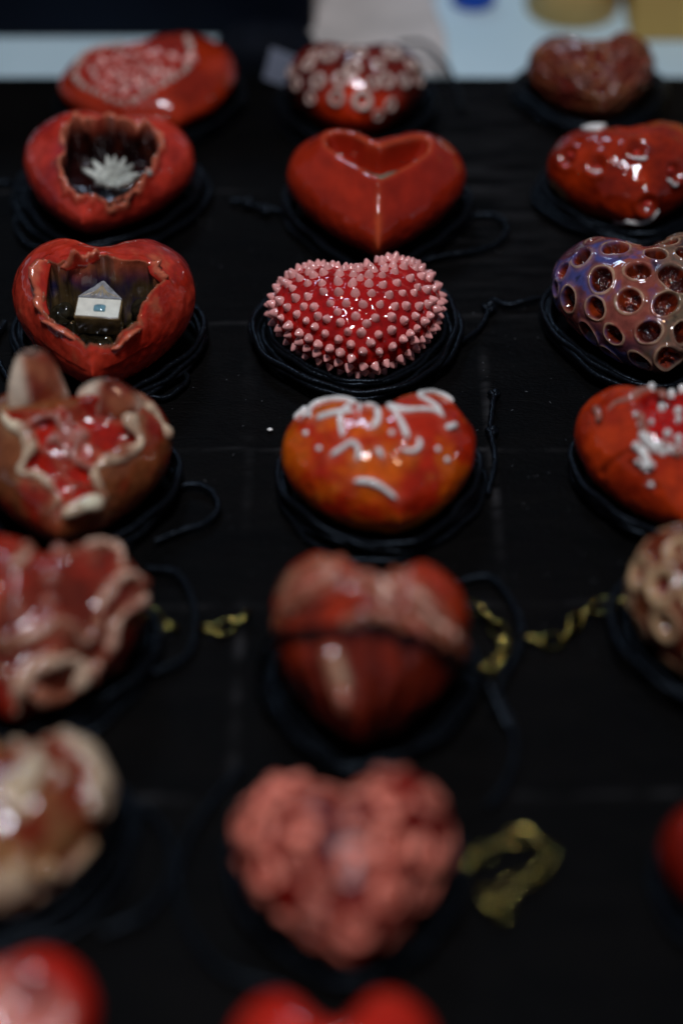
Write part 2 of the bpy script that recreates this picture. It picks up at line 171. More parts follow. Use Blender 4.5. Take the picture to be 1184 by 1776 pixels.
 "D1": {"hole": [[-1.09, 0.419], [-0.851, 0.004], [-0.569, -0.288], [-0.492, -0.52], [-0.615, -0.698], [-0.645, -0.84], [-0.469, -0.958], [-0.22, -1.071], [-0.038, -1.222], [0.021, -1.383], [-0.093, -1.514], [0.127, -1.576], [0.486, -1.345], [0.683, -1.116], [0.748, -1.086], [0.66, -1.024], [0.563, -0.882], [0.762, -0.659], [0.968, -0.464], [1.225, -0.167], [1.236, 0.058], [1.104, 0.232], [1.277, 0.558], [1.062, 0.664], [0.738, 0.645], [0.274, 0.414], [0.07, 0.167], [-0.391, 0.206]], "edges": [[[-1.09, 0.419, 1.802], [-0.851, 0.004, 1.869], [-0.569, -0.288, 1.903], [-0.492, -0.52, 1.825], [-0.615, -0.698, 1.668], [-0.665, -0.828, 1.55], [-0.469, -0.958, 1.595], [-0.22, -1.071, 1.623], [-0.038, -1.222, 1.556], [0.021, -1.383, 1.425], [-0.093, -1.514, 1.238]], [[1.244, 0.389, 1.742], [1.047, 0.206, 1.821], [1.236, 0.058, 1.638], [1.246, -0.142, 1.521], [0.963, -0.486, 1.597], [0.762, -0.659, 1.643], [0.563, -0.882, 1.609], [0.66, -1.024, 1.389], [0.748, -1.086, 1.041], [0.657, -1.087, 0.565]], [[1.067, 0.737, 1.839], [1.397, 0.688, 1.611], [1.608, 0.569, 1.346], [1.696, 0.505, 1.083]]], "bar": [[[0.073, -1.527, 1.242], [0.288, -1.394, 1.273], [0.515, -1.24, 1.235], [0.659, -1.152, 1.139]]], "folds": [[[-0.713, -0.003, 1.932], [-0.352, -0.062, 2.008], [0.096, -0.119, 2.023], [0.437, -0.115, 1.979]], [[-0.241, -0.15, 2.008], [-0.076, -0.408, 1.957], [0.106, -0.605, 1.9], [0.371, -0.763, 1.771], [0.509, -0.829, 1.671]], [[0.457, -0.104, 1.977], [0.277, -0.389, 1.943], [0.076, -0.674, 1.874]], [[-0.176, -0.151, 2.016], [-0.278, -0.35, 1.954], [-0.135, -0.513, 1.918]], [[0.116, 0.023, 2.041], [0.173, -0.192, 2.002], [0.015, -0.362, 1.973]]], "ear": [[-0.462, 0.498, 1.71]], "flap": [[0.685, 0.543, 1.71]]},
 "D2": {"strands": [[[-1.137, 0.513, 1.556], [-1.107, 0.906, 1.437], [-0.963, 1.089, 1.387], [-0.652, 1.007, 1.491], [-0.329, 0.739, 1.583]], [[-1.362, 0.995, 1.172], [-1.193, 1.067, 1.261], [-1.075, 1.096, 1.319]], [[-1.069, 0.413, 1.603], [-0.809, 0.379, 1.715], [-0.45, 0.302, 1.784]], [[-0.73, -0.199, 1.685], [-0.314, 1.242, 0.713], [-0.372, 0.249, 1.794]], [[-0.228, 0.665, 1.594], [-0.064, 0.529, 1.653], [-0.103, -0.003, 1.821], [-0.251, -0.196, 1.793]], [[0.14, 0.373, 1.751], [0.241, -0.064, 1.824], [0.303, -0.476, 1.735]], [[0.133, 0.435, 1.721], [0.326, 0.159, 1.811], [0.654, 0.174, 1.772], [0.96, 0.183, 1.67], [1.024, 0.067, 1.629]], [[0.696, 0.632, 1.686], [1.072, 0.944, 1.436], [1.298, 0.857, 1.34], [1.353, 0.769, 1.34]], [[0.699, 0.607, 1.694], [0.923, 0.378, 1.678], [1.013, 0.205, 1.647]], [[1.002, -0.159, 1.589], [1.238, 0.027, 1.476]], [[0.161, -0.638, 1.688], [0.317, -0.703, 1.636], [0.502, -0.57, 1.659], [0.465, -0.448, 1.716]], [[-0.974, -0.41, 1.491], [-0.765, -0.378, 1.612], [-0.59, -0.334, 1.689], [-0.508, -0.567, 1.62], [-0.598, -0.649, 1.54]], [[-0.228, -0.559, 1.694], [-0.199, -0.65, 1.66], [-0.15, -0.747, 1.617]], [[-0.667, -0.891, 1.33], [-0.383, -1.004, 1.36], [-0.172, -1.152, 1.282], [-0.026, -1.273, 1.176]]], "dots": [[-1.284, 0.283, 1.47], [-1.136, -0.152, 1.482], [0.066, -0.315, 1.789], [0.806, -0.557, 1.518], [-1.22, 0.85, 1.395], [0.956, -0.644, 1.335]]},
 "D3": {"crater": [[-0.792, 0.16], [-0.536, 0.573], [-0.26, 0.847], [0.07, 0.834], [0.431, 1.164], [0.784, 0.807], [0.865, 0.107], [0.406, -0.6], [-0.077, -0.713], [-0.338, -0.808], [-0.554, -0.59], [-0.676, -0.356], [-0.712, -0.102]], "beads": [[-0.686, 0.047, 1.774], [-0.574, -0.071, 1.792], [-0.438, -0.009, 1.831], [-0.478, -0.28, 1.763], [-0.363, -0.431, 1.745], [-0.213, -0.271, 1.814], [-0.045, -0.378, 1.794], [0.0, 0.015, 1.863], [0.0, 0.782, 1.565], [-0.225, 0.387, 1.82], [-0.371, 0.813, 1.645], [0.256, 1.029, 1.417], [-0.625, -0.403, 1.663], [-0.74, -0.545, 1.537], [-0.572, -0.507, 1.647], [-0.454, -0.655, 1.622], [-0.336, -0.623, 1.679], [-0.198, -0.716, 1.66], [-0.075, -0.61, 1.723], [0.009, -0.778, 1.636], [0.247, 0.287, 1.829], [0.251, -0.132, 1.827], [0.179, -0.476, 1.75], [-0.15, -0.528, 1.748], [-0.395, -0.542, 1.697], [-0.649, -0.182, 1.735], [0.103, -0.663, 1.683], [-0.325, -0.714, 1.632], [-0.525, -0.87, 1.416], [-0.625, -0.851, 1.361], [-0.725, -0.751, 1.381], [0.48, 0.163, 1.815], [0.477, -0.231, 1.748], [0.035, 0.278, 1.838]], "ridges": [[[-1.155, 0.368, 1.55], [-1.03, 0.482, 1.626], [-0.841, 0.465, 1.711], [-0.653, 0.569, 1.751], [-0.412, 0.837, 1.641], [-0.272, 0.833, 1.601]], [[-0.272, 0.833, 1.601], [-0.19, 0.811, 1.586], [-0.225, 0.387, 1.82]], [[-0.689, 0.07, 1.776], [-0.649, -0.182, 1.735], [-0.625, -0.403, 1.663], [-0.516, -0.609, 1.624], [-0.336, -0.623, 1.679], [-0.209, -0.729, 1.651], [-0.038, -0.848, 1.593]], [[-1.317, 0.648, 1.41], [-1.268, 0.377, 1.464], [-1.315, 0.235, 1.399]], [[-1.268, -0.425, 0.829], [-1.168, -0.472, 1.091], [-1.011, -0.512, 1.316], [-0.806, -0.525, 1.499]], [[-0.866, -0.679, 1.313], [-0.747, -0.796, 1.308], [-0.608, -0.89, 1.334]], [[-0.576, -1.026, 1.174], [-0.49, -1.103, 1.156]], [[-0.673, -0.581, 1.56], [-0.614, -0.764, 1.456], [-0.553, -0.945, 1.315]]]},
 "E1": {"ridges": [[[0.492, 0.484, 2.158], [0.765, 0.963, 1.967], [0.97, 1.255, 1.664], [1.203, 0.961, 1.723], [1.221, 0.73, 1.79]], [[1.522, 1.024, 1.055], [1.406, 0.845, 1.523], [1.273, 0.609, 1.758], [1.167, 0.285, 1.833], [1.113, -0.091, 1.733], [1.107, -0.27, 1.595], [0.959, -0.508, 1.544], [0.808, -0.514, 1.744], [0.571, -0.555, 1.923], [0.382, -0.755, 1.889], [0.062, -0.945, 1.829]], [[1.547, 0.751, 1.286], [1.38, 0.181, 1.499], [1.276, -0.133, 1.413], [1.26, -0.302, 1.105], [1.13, -0.468, 1.061]], [[0.881, -0.714, 1.308], [0.683, -0.855, 1.489], [0.427, -1.079, 1.516], [0.202, -1.29, 1.448], [0.136, -1.449, 1.217], [0.086, -1.555, 0.927]], [[0.881, -0.714, 1.308], [0.893, -0.753, 0.948], [0.709, -0.939, 0.731], [0.41, -1.266, 1.045], [0.321, -1.307, 1.228]], [[-0.175, 0.076, 2.236], [-0.146, 0.402, 2.197], [-0.227, 0.899, 1.929]], [[-0.183, -0.954, 1.792], [-0.027, -1.041, 1.762], [0.062, -0.945, 1.829]], [[-0.05, -1.315, 1.514], [0.09, -1.337, 1.468], [0.165, -1.307, 1.455]], [[1.113, -0.487, 1.077], [0.986, -0.646, 0.947], [1.008, -0.55, 0.647]]], "lumps": [[0.344, 0.657, 2.106], [0.447, -0.344, 2.074], [0.043, -0.632, 2.045], [0.371, 0.064, 2.199]]},
 "E2": {"clefts": [[[0.2, -0.731, 2.26], [0.29, -1.116, 1.681], [0.12, -1.345, 0.846]], [[0.575, -0.639, 2.048], [0.701, -0.861, 1.442], [0.525, -1.022, 0.96]], [[-0.785, -0.567, 1.881], [-0.586, -0.993, 1.354], [-0.226, -1.192, 0.714]]], "patch": [[[-0.535, -0.795, 1.928], [-0.395, -1.055, 1.701], [-0.177, -1.349, 1.335]], [[-0.393, -0.876, 1.988], [-0.245, -1.128, 1.783], [-0.125, -1.366, 1.537]]], "folds": [[[-1.274, 0.034, 1.709], [-1.102, 0.131, 2.108], [-0.665, 0.269, 2.487], [-0.454, 0.853, 2.133]], [[-1.031, 0.348, 2.256], [-0.681, 0.452, 2.484], [-0.34, 0.507, 2.352], [0.098, 0.228, 2.463]], [[0.518, 0.274, 2.503], [0.87, 0.101, 2.286], [1.237, 0.043, 1.735], [1.431, 0.188, 1.111]], [[-1.129, 0.02, 1.994], [-0.648, 0.025, 2.429], [-0.158, 0.145, 2.526]], [[-0.493, -0.806, 1.966], [-0.364, -1.073, 1.715], [-0.223, -1.301, 1.41]], [[0.387, 0.26, 2.516], [0.68, -0.183, 2.321], [1.161, -0.15, 1.699], [1.347, 0.027, 1.16]], [[0.016, 0.214, 2.462], [0.29, -0.177, 2.529], [0.559, -0.464, 2.23]], [[-0.513, 0.89, 2.166], [-0.23, 0.334, 2.419], [0.113, -0.112, 2.565]], [[-0.269, -0.596, 2.324], [0.053, -0.476, 2.465], [0.384, -0.461, 2.342]], [[0.454, 0.069, 2.528], [0.807, -0.292, 2.121], [1.124, -0.24, 1.666]]]},
 "E3": {},
 "F1": {},
 "F2": {},
 "F3": {},
 "G1": {"hole": [[-0.761, 0.167], [-0.349, 0.425], [0.191, 0.608], [0.741, 0.403], [1.1, 0.131], [1.037, -0.319], [0.592, -0.857], [-0.069, -1.032], [-0.609, -0.535]]},
 "G2": {}}
GROUND = {"cord_C2": [[[1.952, 27.988, 0.07], [2.468, 28.435, 0.07], [2.748, 28.89, 0.07], [2.887, 29.354, 0.07], [2.992, 29.599, 0.07], [3.31, 29.448, 0.07], [4.009, 29.712, 0.07]]], "cord_B2": [[[1.44, 31.26, 0.07], [1.805, 31.646, 0.07], [2.178, 32.122, 0.07], [2.49, 32.416, 0.07], [2.977, 32.564, 0.07], [3.302, 32.395, 0.07], [3.395, 31.976, 0.07], [3.154, 31.524, 0.07], [2.668, 31.24, 0.07], [2.077, 31.079, 0.07], [1.604, 30.899, 0.07]], [[-0.86, 32.331, 0.07], [-1.349, 32.734, 0.07], [-1.713, 32.82, 0.07], [-2.022, 33.035, 0.07], [-2.327, 33.078, 0.07]]], "cord_D1": [[[-3.666, 22.491, 0.07], [-3.413, 22.984, 0.07], [-3.226, 23.517, 0.07], [-2.989, 24.004, 0.07], [-2.597, 24.184, 0.07], [-2.254, 23.989, 0.07], [-2.133, 23.576, 0.07], [-2.342, 23.198, 0.07], [-2.773, 22.984, 0.07], [-3.151, 22.771, 0.07]]], "cord_D2": [[[2.542, 23.93, 0.07], [2.728, 24.84, 0.07], [2.692, 25.628, 0.07], [2.762, 26.279, 0.07], [2.821, 26.745, 0.07]]], "cord_E2": [[[1.894, 21.806, 0.07], [2.472, 21.873, 0.07], [2.853, 21.142, 0.07], [2.865, 20.373, 0.07], [2.541, 19.631, 0.07], [2.3, 18.916, 0.07]], [[1.905, 19.999, 0.07], [2.289, 19.51, 0.07], [2.53, 19.034, 0.07], [2.627, 18.227, 0.07], [2.432, 17.506, 0.07], [2.153, 17.129, 0.07]]], "cord_E1": [[[-3.25, 22.145, 0.07], [-2.707, 21.941, 0.07], [-2.392, 21.142, 0.07], [-2.414, 20.247, 0.07], [-2.844, 19.814, 0.07], [-3.295, 19.753, 0.07]]], "cord_A2": [[[1.336, 39.772, 0.07], [1.947, 39.69, 0.07], [2.364, 38.882, 0.07], [2.611, 37.786, 0.07], [2.695, 36.779, 0.07]]], "cord_B1": [[[-6.422, 32.863, 0.07], [-6.806, 33.514, 0.07], [-7.085, 33.78, 0.07], [-7.625, 33.691, 0.07]], [[-6.63, 33.078, 0.07], [-6.727, 32.226, 0.07], [-6.376, 31.503, 0.07], [-5.637, 31.199, 0.07]]], "cord_C1": [[[-6.502, 28.89, 0.07], [-6.627, 28.166, 0.07], [-6.291, 27.289, 0.07], [-5.882, 26.611, 0.07]], [[-3.751, 26.611, 0.07], [-3.218, 26.611, 0.07], [-2.876, 27.118, 0.07], [-3.059, 27.462, 0.07]]], "cord_F1": [[[-3.355, 17.344, 0.07], [-2.724, 16.917, 0.07], [-2.416, 16.092, 0.07], [-2.688, 15.303, 0.07], [-3.3, 14.921, 0.07]]], "cord_F2": [[[-1.493, 17.891, 0.07], [-2.198, 16.603, 0.07], [-2.295, 15.497, 0.07], [-1.671, 14.363, 0.07], [-0.718, 14.001, 0.07]]], "knots": [[[2.882, 29.324, 0.12]], [[-1.959, 32.99, 0.1]], [[-1.589, 32.732, 0.1]], [[2.711, 25.625, 0.1]], [[2.818, 26.699, 0.08]]], "chain_E1": [[[-3.327, 21.087, 0.1], [-3.137, 21.061, 0.1], [-2.958, 20.899, 0.08], [-2.725, 20.77, 0.08]]], "chain_E1b": [[[-2.143, 20.725, 0.1], [-1.927, 20.7, 0.1], [-1.838, 20.789, 0.1], [-1.683, 20.88, 0.1], [-1.539, 21.035, 0.1]]], "chain_E2": [[[1.848, 20.985, 0.3], [2.157, 21.082, 0.2], [2.413, 20.899, 0.12], [2.593, 20.471, 0.1], [2.514, 20.095, 0.1], [2.306, 19.824, 0.1], [2.051, 19.665, 0.1], [1.841, 19.629, 0.1]]], "chain_E3": [[[3.082, 20.477, 0.12], [3.359, 20.446, 0.1], [3.65, 20.598, 0.1], [3.819, 20.918, 0.1], [4.028, 21.159, 0.12], [4.301, 21.147, 0.2], [4.568, 21.102, 0.3]]], "chain_F2": [[[1.842, 16.05, 0.1], [2.217, 16.395, 0.1], [2.62, 16.566, 0.12], [2.966, 16.375, 0.1], [2.848, 15.955, 0.12], [2.513, 15.699, 0.2], [2.243, 15.476, 0.1], [2.316, 15.09, 0.1]]], "crumb": [[[-1.299, 25.767, 0.02]]], "crease_h": [[[-9.246, 25.264, 0.0], [-2.51, 25.296, 0.0], [-1.161, 25.264, 0.0], [2.571, 25.264, 0.0], [9.438, 25.391, 0.0]], [[-8.427, 21.209, 0.0], [-2.767, 21.341, 0.0], [0.076, 21.367, 0.0], [8.646, 21.54, 0.0]], [[-7.636, 17.291, 0.0], [0.069, 17.399, 0.0], [2.302, 17.421, 0.0], [7.835, 17.595, 0.0]], [[-9.997, 28.982, 0.0], [-1.928, 28.982, 0.0], [2.795, 29.26, 0.0], [10.253, 29.354, 0.0]], [[-9.708, 33.621, 0.0], [-1.128, 33.621, 0.0], [9.945, 33.843, 0.0]]], "crease_v": [[[-1.793, 28.982, 0.0], [-1.69, 25.55, -0.0], [-1.608, 22.011, 0.0], [-1.639, 17.184, 0.0]], [[2.757, 28.982, 0.0], [2.691, 25.55, -0.0], [2.677, 22.011, 0.0]]], "edge": [[[-7.901, 38.425, 0.0], [7.883, 38.294, 0.0]]], "back": [[[-8.051, 39.177, -0.4], [-8.279, 40.877, -0.4], [-0.657, 40.877, -0.4], [-0.675, 42.498, -0.4], [2.157, 39.391, -0.4], [2.378, 41.619, -0.4], [4.379, 41.91, -0.4], [3.272, 42.498, -0.4], [5.743, 41.275, -0.4], [4.642, 41.619, -0.4], [6.978, 41.619, -0.4], [8.257, 40.709, -0.4], [-1.59, 39.124, -0.4], [3.288, 42.797, -0.4]]]}
OVER = [[-1.379, 0.075, 1.257], [-1.059, -0.259, 1.803], [-0.612, -0.504, 2.162], [-0.185, -0.615, 2.356], [0.229, -0.596, 2.331], [0.645, -0.507, 2.108], [1.073, -0.323, 1.663], [1.408, 0.26, 0.74]]

rnd = random.Random(4)
# ---------------------------------------------------------------- mesh and object helpers
def mesh(name, V, F, col=None, mat=None, smooth=True):
    V = np.asarray(V, np.float32)*U
    me = bpy.data.meshes.new(name)
    if isinstance(F, np.ndarray):
        n, k = F.shape
        me.vertices.add(len(V)); me.vertices.foreach_set('co', V.ravel())
        me.loops.add(n*k); me.loops.foreach_set('vertex_index', F.astype(np.int32).ravel())
        me.polygons.add(n); me.polygons.foreach_set('loop_start', np.arange(0, n*k, k, dtype=np.int32))
        me.update(calc_edges=True)
    else:
        me.from_pydata(V.tolist(), [], [tuple(int(i) for i in f) for f in F])
    me.validate()
    if smooth: me.polygons.foreach_set('use_smooth', np.ones(len(me.polygons), bool))
    if col is not None:
        c = np.ones((len(V), 4), np.float32); c[:,:3] = col
        a = me.color_attributes.new('col', 'FLOAT_COLOR', 'POINT'); a.data.foreach_set('color', c.ravel())
    if mat: me.materials.append(mat)
    return me
def add(name, me, parent=None, loc=None):
    o = bpy.data.objects.new(name, me); COL.objects.link(o)
    if parent: o.parent = parent
    if loc is not None: o.location = [v*U for v in loc]
    return o
def tag(o, label, cat, group=None, kind=None):
    if label: o['label'] = label
    if cat: o['category'] = cat
    if group: o['group'] = group
    if kind: o['kind'] = kind
    return o
def empty(name, loc, rot=(0,0,0)):
    o = bpy.data.objects.new(name, None); COL.objects.link(o); o.empty_display_size = .01
    o.location = [v*U for v in loc]; o.rotation_euler = [math.radians(a) for a in rot]; return o
def srgb(r, g, b):
    c = np.array([r, g, b])/255.
    return np.where(c <= .04045, c/12.92, ((c+.055)/1.055)**2.4)
def G(r, g, b, gain=1.5):                            # pigment from a mid-lit photo colour
    return np.minimum(srgb(r, g, b)*gain, .85)
def mix(a, b, t):
    return a+(b-a)*np.asarray(t)[:,None] if np.ndim(t) else a+(b-a)*t

# ---------------------------------------------------------------- materials
def newmat(name):
    m = bpy.data.materials.new(name); m.use_nodes = True
    return m, m.node_tree.nodes, m.node_tree.links, m.node_tree.nodes['Principled BSDF']
def glaze(name, rough=.10, grain=.12, scale=900., bump=.10, colour=None, spec=.72, metal=0., vary=.0, rvar=.08):
    m, N, L, B = newmat(name)
    tc = N.new('ShaderNodeTexCoord')
    n1 = N.new('ShaderNodeTexNoise'); n1.inputs['Scale'].default_value = scale; n1.inputs['Detail'].default_value = 5
    L.new(tc.outputs['Object'], n1.inputs['Vector'])
    n2 = N.new('ShaderNodeTexNoise'); n2.inputs['Scale'].default_value = scale*.22; n2.inputs['Detail'].default_value = 3
    L.new(tc.outputs['Object'], n2.inputs['Vector'])
    if colour is None:
        at = N.new('ShaderNodeAttribute'); at.attribute_name = 'col'; src = at.outputs['Color']
    else:
        rg = N.new('ShaderNodeRGB'); rg.outputs[0].default_value = (*[float(v) for v in colour], 1); src = rg.outputs[0]
    rough = rough*.6; rvar = rvar*.5
    mr = N.new('ShaderNodeMapRange'); mr.inputs['From Min'].default_value = .3; mr.inputs['From Max'].default_value = .7
    mr.inputs['To Min'].default_value = 1-grain*2; mr.inputs['To Max'].default_value = 1+grain*2
    L.new(n1.outputs['Fac'], mr.inputs['Value'])
    val = mr.outputs['Result']
    if vary:
        oi = N.new('ShaderNodeObjectInfo'); m2 = N.new('ShaderNodeMapRange')
        m2.inputs['To Min'].default_value = 1-vary; m2.inputs['To Max'].default_value = 1+vary
        L.new(oi.outputs['Random'], m2.inputs['Value'])
        mm = N.new('ShaderNodeMath'); mm.operation = 'MULTIPLY'; L.new(val, mm.inputs[0]); L.new(m2.outputs['Result'], mm.inputs[1]); val = mm.outputs[0]
    vm = N.new('ShaderNodeVectorMath'); vm.operation = 'SCALE'
    L.new(src, vm.inputs[0]); L.new(val, vm.inputs['Scale']); L.new(vm.outputs[0], B.inputs['Base Color'])
    rr = N.new('ShaderNodeMapRange'); rr.inputs['From Min'].default_value = .35; rr.inputs['From Max'].default_value = .7
    rr.inputs['To Min'].default_value = max(.02, rough-rvar*.5); rr.inputs['To Max'].default_value = rough+rvar
    L.new(n2.outputs['Fac'], rr.inputs['Value']); L.new(rr.outputs['Result'], B.inputs['Roughness'])
    bp = N.new('ShaderNodeBump'); bp.inputs['Strength'].default_value = bump; bp.inputs['Distance'].default_value = .0004
    L.new(n2.outputs['Fac'], bp.inputs['Height']); L.new(bp.outputs['Normal'], B.inputs['Normal'])
    B.inputs['Specular IOR Level'].default_value = spec; B.inputs['Metallic'].default_value = metal
    B.inputs['IOR'].default_value = 1.5
    return m
M_GLOSS = glaze('glossy_painted_glaze', .08, .10, 700, .10)
M_SMOOTH = glaze('smooth_red_glaze', .10, .04, 500, .05)
M_SATIN = glaze('satin_red_glaze', .22, .10, 600, .12)
M_WET = glaze('wet_crackled_glaze', .10, .16, 900, .25)
M_SPIKE = glaze('pale_pink_glaze', .16, .07, 1800, .10, G(205,138,132), vary=.16)
M_WHITE = glaze('white_slip', .14, .10, 1500, .15, G(205,196,190), vary=.10)
M_RING = glaze('cream_ring_glaze', .10, .12, 1200, .12, G(165,142,130), vary=.15)
M_BONE = glaze('bone_edge_clay', .26, .30, 330, .35, G(180,152,122), vary=.15)
M_RIDGE = glaze('brown_cream_ridge_glaze', .16, .30, 400, .3, G(165,132,110), vary=.2)
M_PINKSLIP = glaze('pink_brown_slip', .12, .18, 900, .2, G(140,88,74), vary=.15)
M_TAN = glaze('tan_vein_slip', .14, .3, 500, .3, G(108,58,42), vary=.2)
M_SEED = glaze('red_seed_glaze', .09, .12, 900, .15, G(170,50,40), vary=.25)
M_ROSE = glaze('rose_pink_glaze', .5, .2, 500, .25, spec=.25, vary=.34)
M_SHARD = glaze('pale_shard_glaze', .10, .2, 900, .2, G(150,152,142), vary=.25)
M_BLACKGLASS = glaze('black_glass_glaze', .04, .4, 400, .05, (.022,.018,.010))
M_BROWNCLAY = glaze('olive_brown_clay', .32, .35, 500, .3, G(88,72,44))
M_HOUSEWHITE = glaze('house_white_glaze', .25, .05, 700, .1, G(205,200,185))
M_ROOF = glaze('house_grey_glaze', .35, .18, 900, .2, G(118,120,122))
M_ROOFLINE = glaze('roof_tan_line', .4, .1, 900, .2, G(140,128,104))
M_WINDOW = glaze('window_blue_glaze', .06, .15, 900, .1, G(92,128,138))
M_POOL = glaze('green_grey_glass', .05, .5, 350, .05, G(80,86,72))
M_BRASS = glaze('aged_brass', .16, .3, 700, .25, (.30,.24,.07), metal=1., vary=.3)

def black_cord():
    m, N, L, B = newmat('black_waxed_cord')
    tc = N.new('ShaderNodeTexCoord'); n = N.new('ShaderNodeTexNoise'); n.inputs['Scale'].default_value = 1600; n.inputs['Detail'].default_value = 4
    L.new(tc.outputs['Object'], n.inputs['Vector'])
    cr = N.new('ShaderNodeValToRGB'); cr.color_ramp.elements[0].color = (.0015,.002,.0026,1); cr.color_ramp.elements[1].color = (.005,.006,.008,1)
    cr.color_ramp.elements[0].position = .35; cr.color_ramp.elements[1].position = .7
    L.new(n.outputs['Fac'], cr.inputs['Fac']); L.new(cr.outputs['Color'], B.inputs['Base Color'])
    bp = N.new('ShaderNodeBump'); bp.inputs['Strength'].default_value = .5; bp.inputs['Distance'].default_value = .0003
    L.new(n.outputs['Fac'], bp.inputs['Height']); L.new(bp.outputs['Normal'], B.inputs['Normal'])
    B.inputs['Roughness'].default_value = .30; B.inputs['Specular IOR Level'].default_value = .2; B.inputs['Specular Tint'].default_value = (.62,.80,1,1)
    return m
M_CORD = black_cord()
def simple(name, c1, c2, scale, rough, spec=.3, bump=.2, dist=.001, detail=5):
    m, N, L, B = newmat(name)
    tc = N.new('ShaderNodeTexCoord'); n = N.new('ShaderNodeTexNoise'); n.inputs['Scale'].default_value = scale; n.inputs['Detail'].default_value = detail
    L.new(tc.outputs['Object'], n.inputs['Vector'])
    cr = N.new('ShaderNodeValToRGB'); cr.color_ramp.elements[0].color = (*c1,1); cr.color_ramp.elements[1].color = (*c2,1)
    cr.color_ramp.elements[0].position = .3; cr.color_ramp.elements[1].position = .7
    L.new(n.outputs['Fac'], cr.inputs['Fac']); L.new(cr.outputs['Color'], B.inputs['Base Color'])
    bp = N.new('ShaderNodeBump'); bp.inputs['Strength'].default_value = bump; bp.inputs['Distance'].default_value = dist
    L.new(n.outputs['Fac'], bp.inputs['Height']); L.new(bp.outputs['Normal'], B.inputs['Normal'])
    B.inputs['Roughness'].default_value = rough; B.inputs['Specular IOR Level'].default_value = spec
    return m

# ---------------------------------------------------------------- shape helpers
def catmull(pts, step=.06, closed=False):
    P = np.array([p[:3] for p in pts], float)
    if closed: P = np.concatenate([P[-1:], P, P[:2]])
    else: P = np.concatenate([2*P[:1]-P[1:2], P, 2*P[-1:]-P[-2:-1]])
    out = []
    for i in range(1, len(P)-2):
        n = max(2, int(np.linalg.norm(P[i+1]-P[i])/step))
        t = np.linspace(0, 1, n, endpoint=False)[:,None]
        a, b, c, d = P[i-1], P[i], P[i+1], P[i+2]
        out.append(.5*(2*b+(c-a)*t+(2*a-5*b+4*c-d)*t**2+(3*b-a-3*c+d)*t**3))
    if not closed: out.append(P[-2][None])
    return np.concatenate(out)
def tube(path, rad, seg=8, closed=False, twist=0., pitch=9., flat=1.):
    P = np.asarray(path, float); n = len(P); r = np.broadcast_to(rad, (n,)).astype(float)
    T = np.roll(P, -1, 0)-np.roll(P, 1, 0) if closed else np.gradient(P, axis=0)
    T /= np.linalg.norm(T, axis=1)[:,None]+1e-9
    A = np.zeros_like(P); up = np.array([0,0,1.])
    a = up-T[0]*(T[0]@up)
    if np.linalg.norm(a) < 1e-3: a = np.array([1.,0,0])-T[0]*T[0][0]
    for i in range(n):
        a = a-T[i]*(T[i]@a); a /= np.linalg.norm(a)+1e-9; A[i] = a
    Bv = np.cross(T, A)
    s = np.concatenate([[0], np.cumsum(np.linalg.norm(np.diff(P, axis=0), axis=1))])
    an = np.linspace(0, 2*math.pi, seg, endpoint=False)
    rr = r[:,None]*(1+twist*np.cos(2*an[None]-pitch*s[:,None]*2))
    V = P[:,None]+A[:,None]*(rr*np.cos(an)*flat)[...,None]+Bv[:,None]*(rr*np.sin(an))[...,None]
    V = V.reshape(-1, 3)
    i, j = np.meshgrid(np.arange(n if closed else n-1), np.arange(seg), indexing='ij')
    i2 = (i+1)%n; j2 = (j+1)%seg
    F = np.stack([i*seg+j, i*seg+j2, i2*seg+j2, i2*seg+j], -1).reshape(-1, 4)
    return V, F
def taper(n, r, end=.12, seed=0, wob=.15):           # radius profile with rounded ends
    t = np.linspace(0, 1, n)
    e = np.minimum(np.minimum(t, 1-t)/end, 1)
    return r*np.sqrt(1-(1-e)**2+1e-3)*(1+wob*(vnoise(np.stack([t*n*.13, t*0, t*0], 1), 1, seed)+.5*vnoise(np.stack([t*n*.33, t*0, t*0], 1), 1, seed+5)))
def lathe(prof, seg=10):
    an = np.linspace(0, 2*math.pi, seg, endpoint=False)
    V = []; F = []
    for r, z in prof: V += [(r*math.cos(a), r*math.sin(a), z) for a in an]
    for i in range(len(prof)-1):
        for j in range(seg):
            k = (j+1)%seg; F.append((i*seg+j, i*seg+k, (i+1)*seg+k, (i+1)*seg+j))
    return np.array(V), np.array(F)
def box(x0, x1, y0, y1, z0, z1, bev=.0):
    import bmesh
    bm = bmesh.new(); bmesh.ops.create_cube(bm, size=1)
    for v in bm.verts: v.co = ((x0+x1)/2+v.co.x*(x1-x0), (y0+y1)/2+v.co.y*(y1-y0), (z0+z1)/2+v.co.z*(z1-z0))
    if bev: bmesh.ops.bevel(bm, geom=bm.edges[:], offset=bev, segments=3, profile=.6, affect='EDGES')
    bm.verts.index_update()
    V = [tuple(v.co) for v in bm.verts]; F = [[v.index for v in f.verts] for f in bm.faces]; bm.free()
    return V, F
def prism(poly, z0, z1):
    n = len(poly)
    V = [(x, y, z0) for x, y in poly]+[(x, y, z1) for x, y in poly]
    F = [list(range(n))[::-1], list(range(n, 2*n))]+[(i, (i+1)%n, n+(i+1)%n, n+i) for i in range(n)]
    return V, F
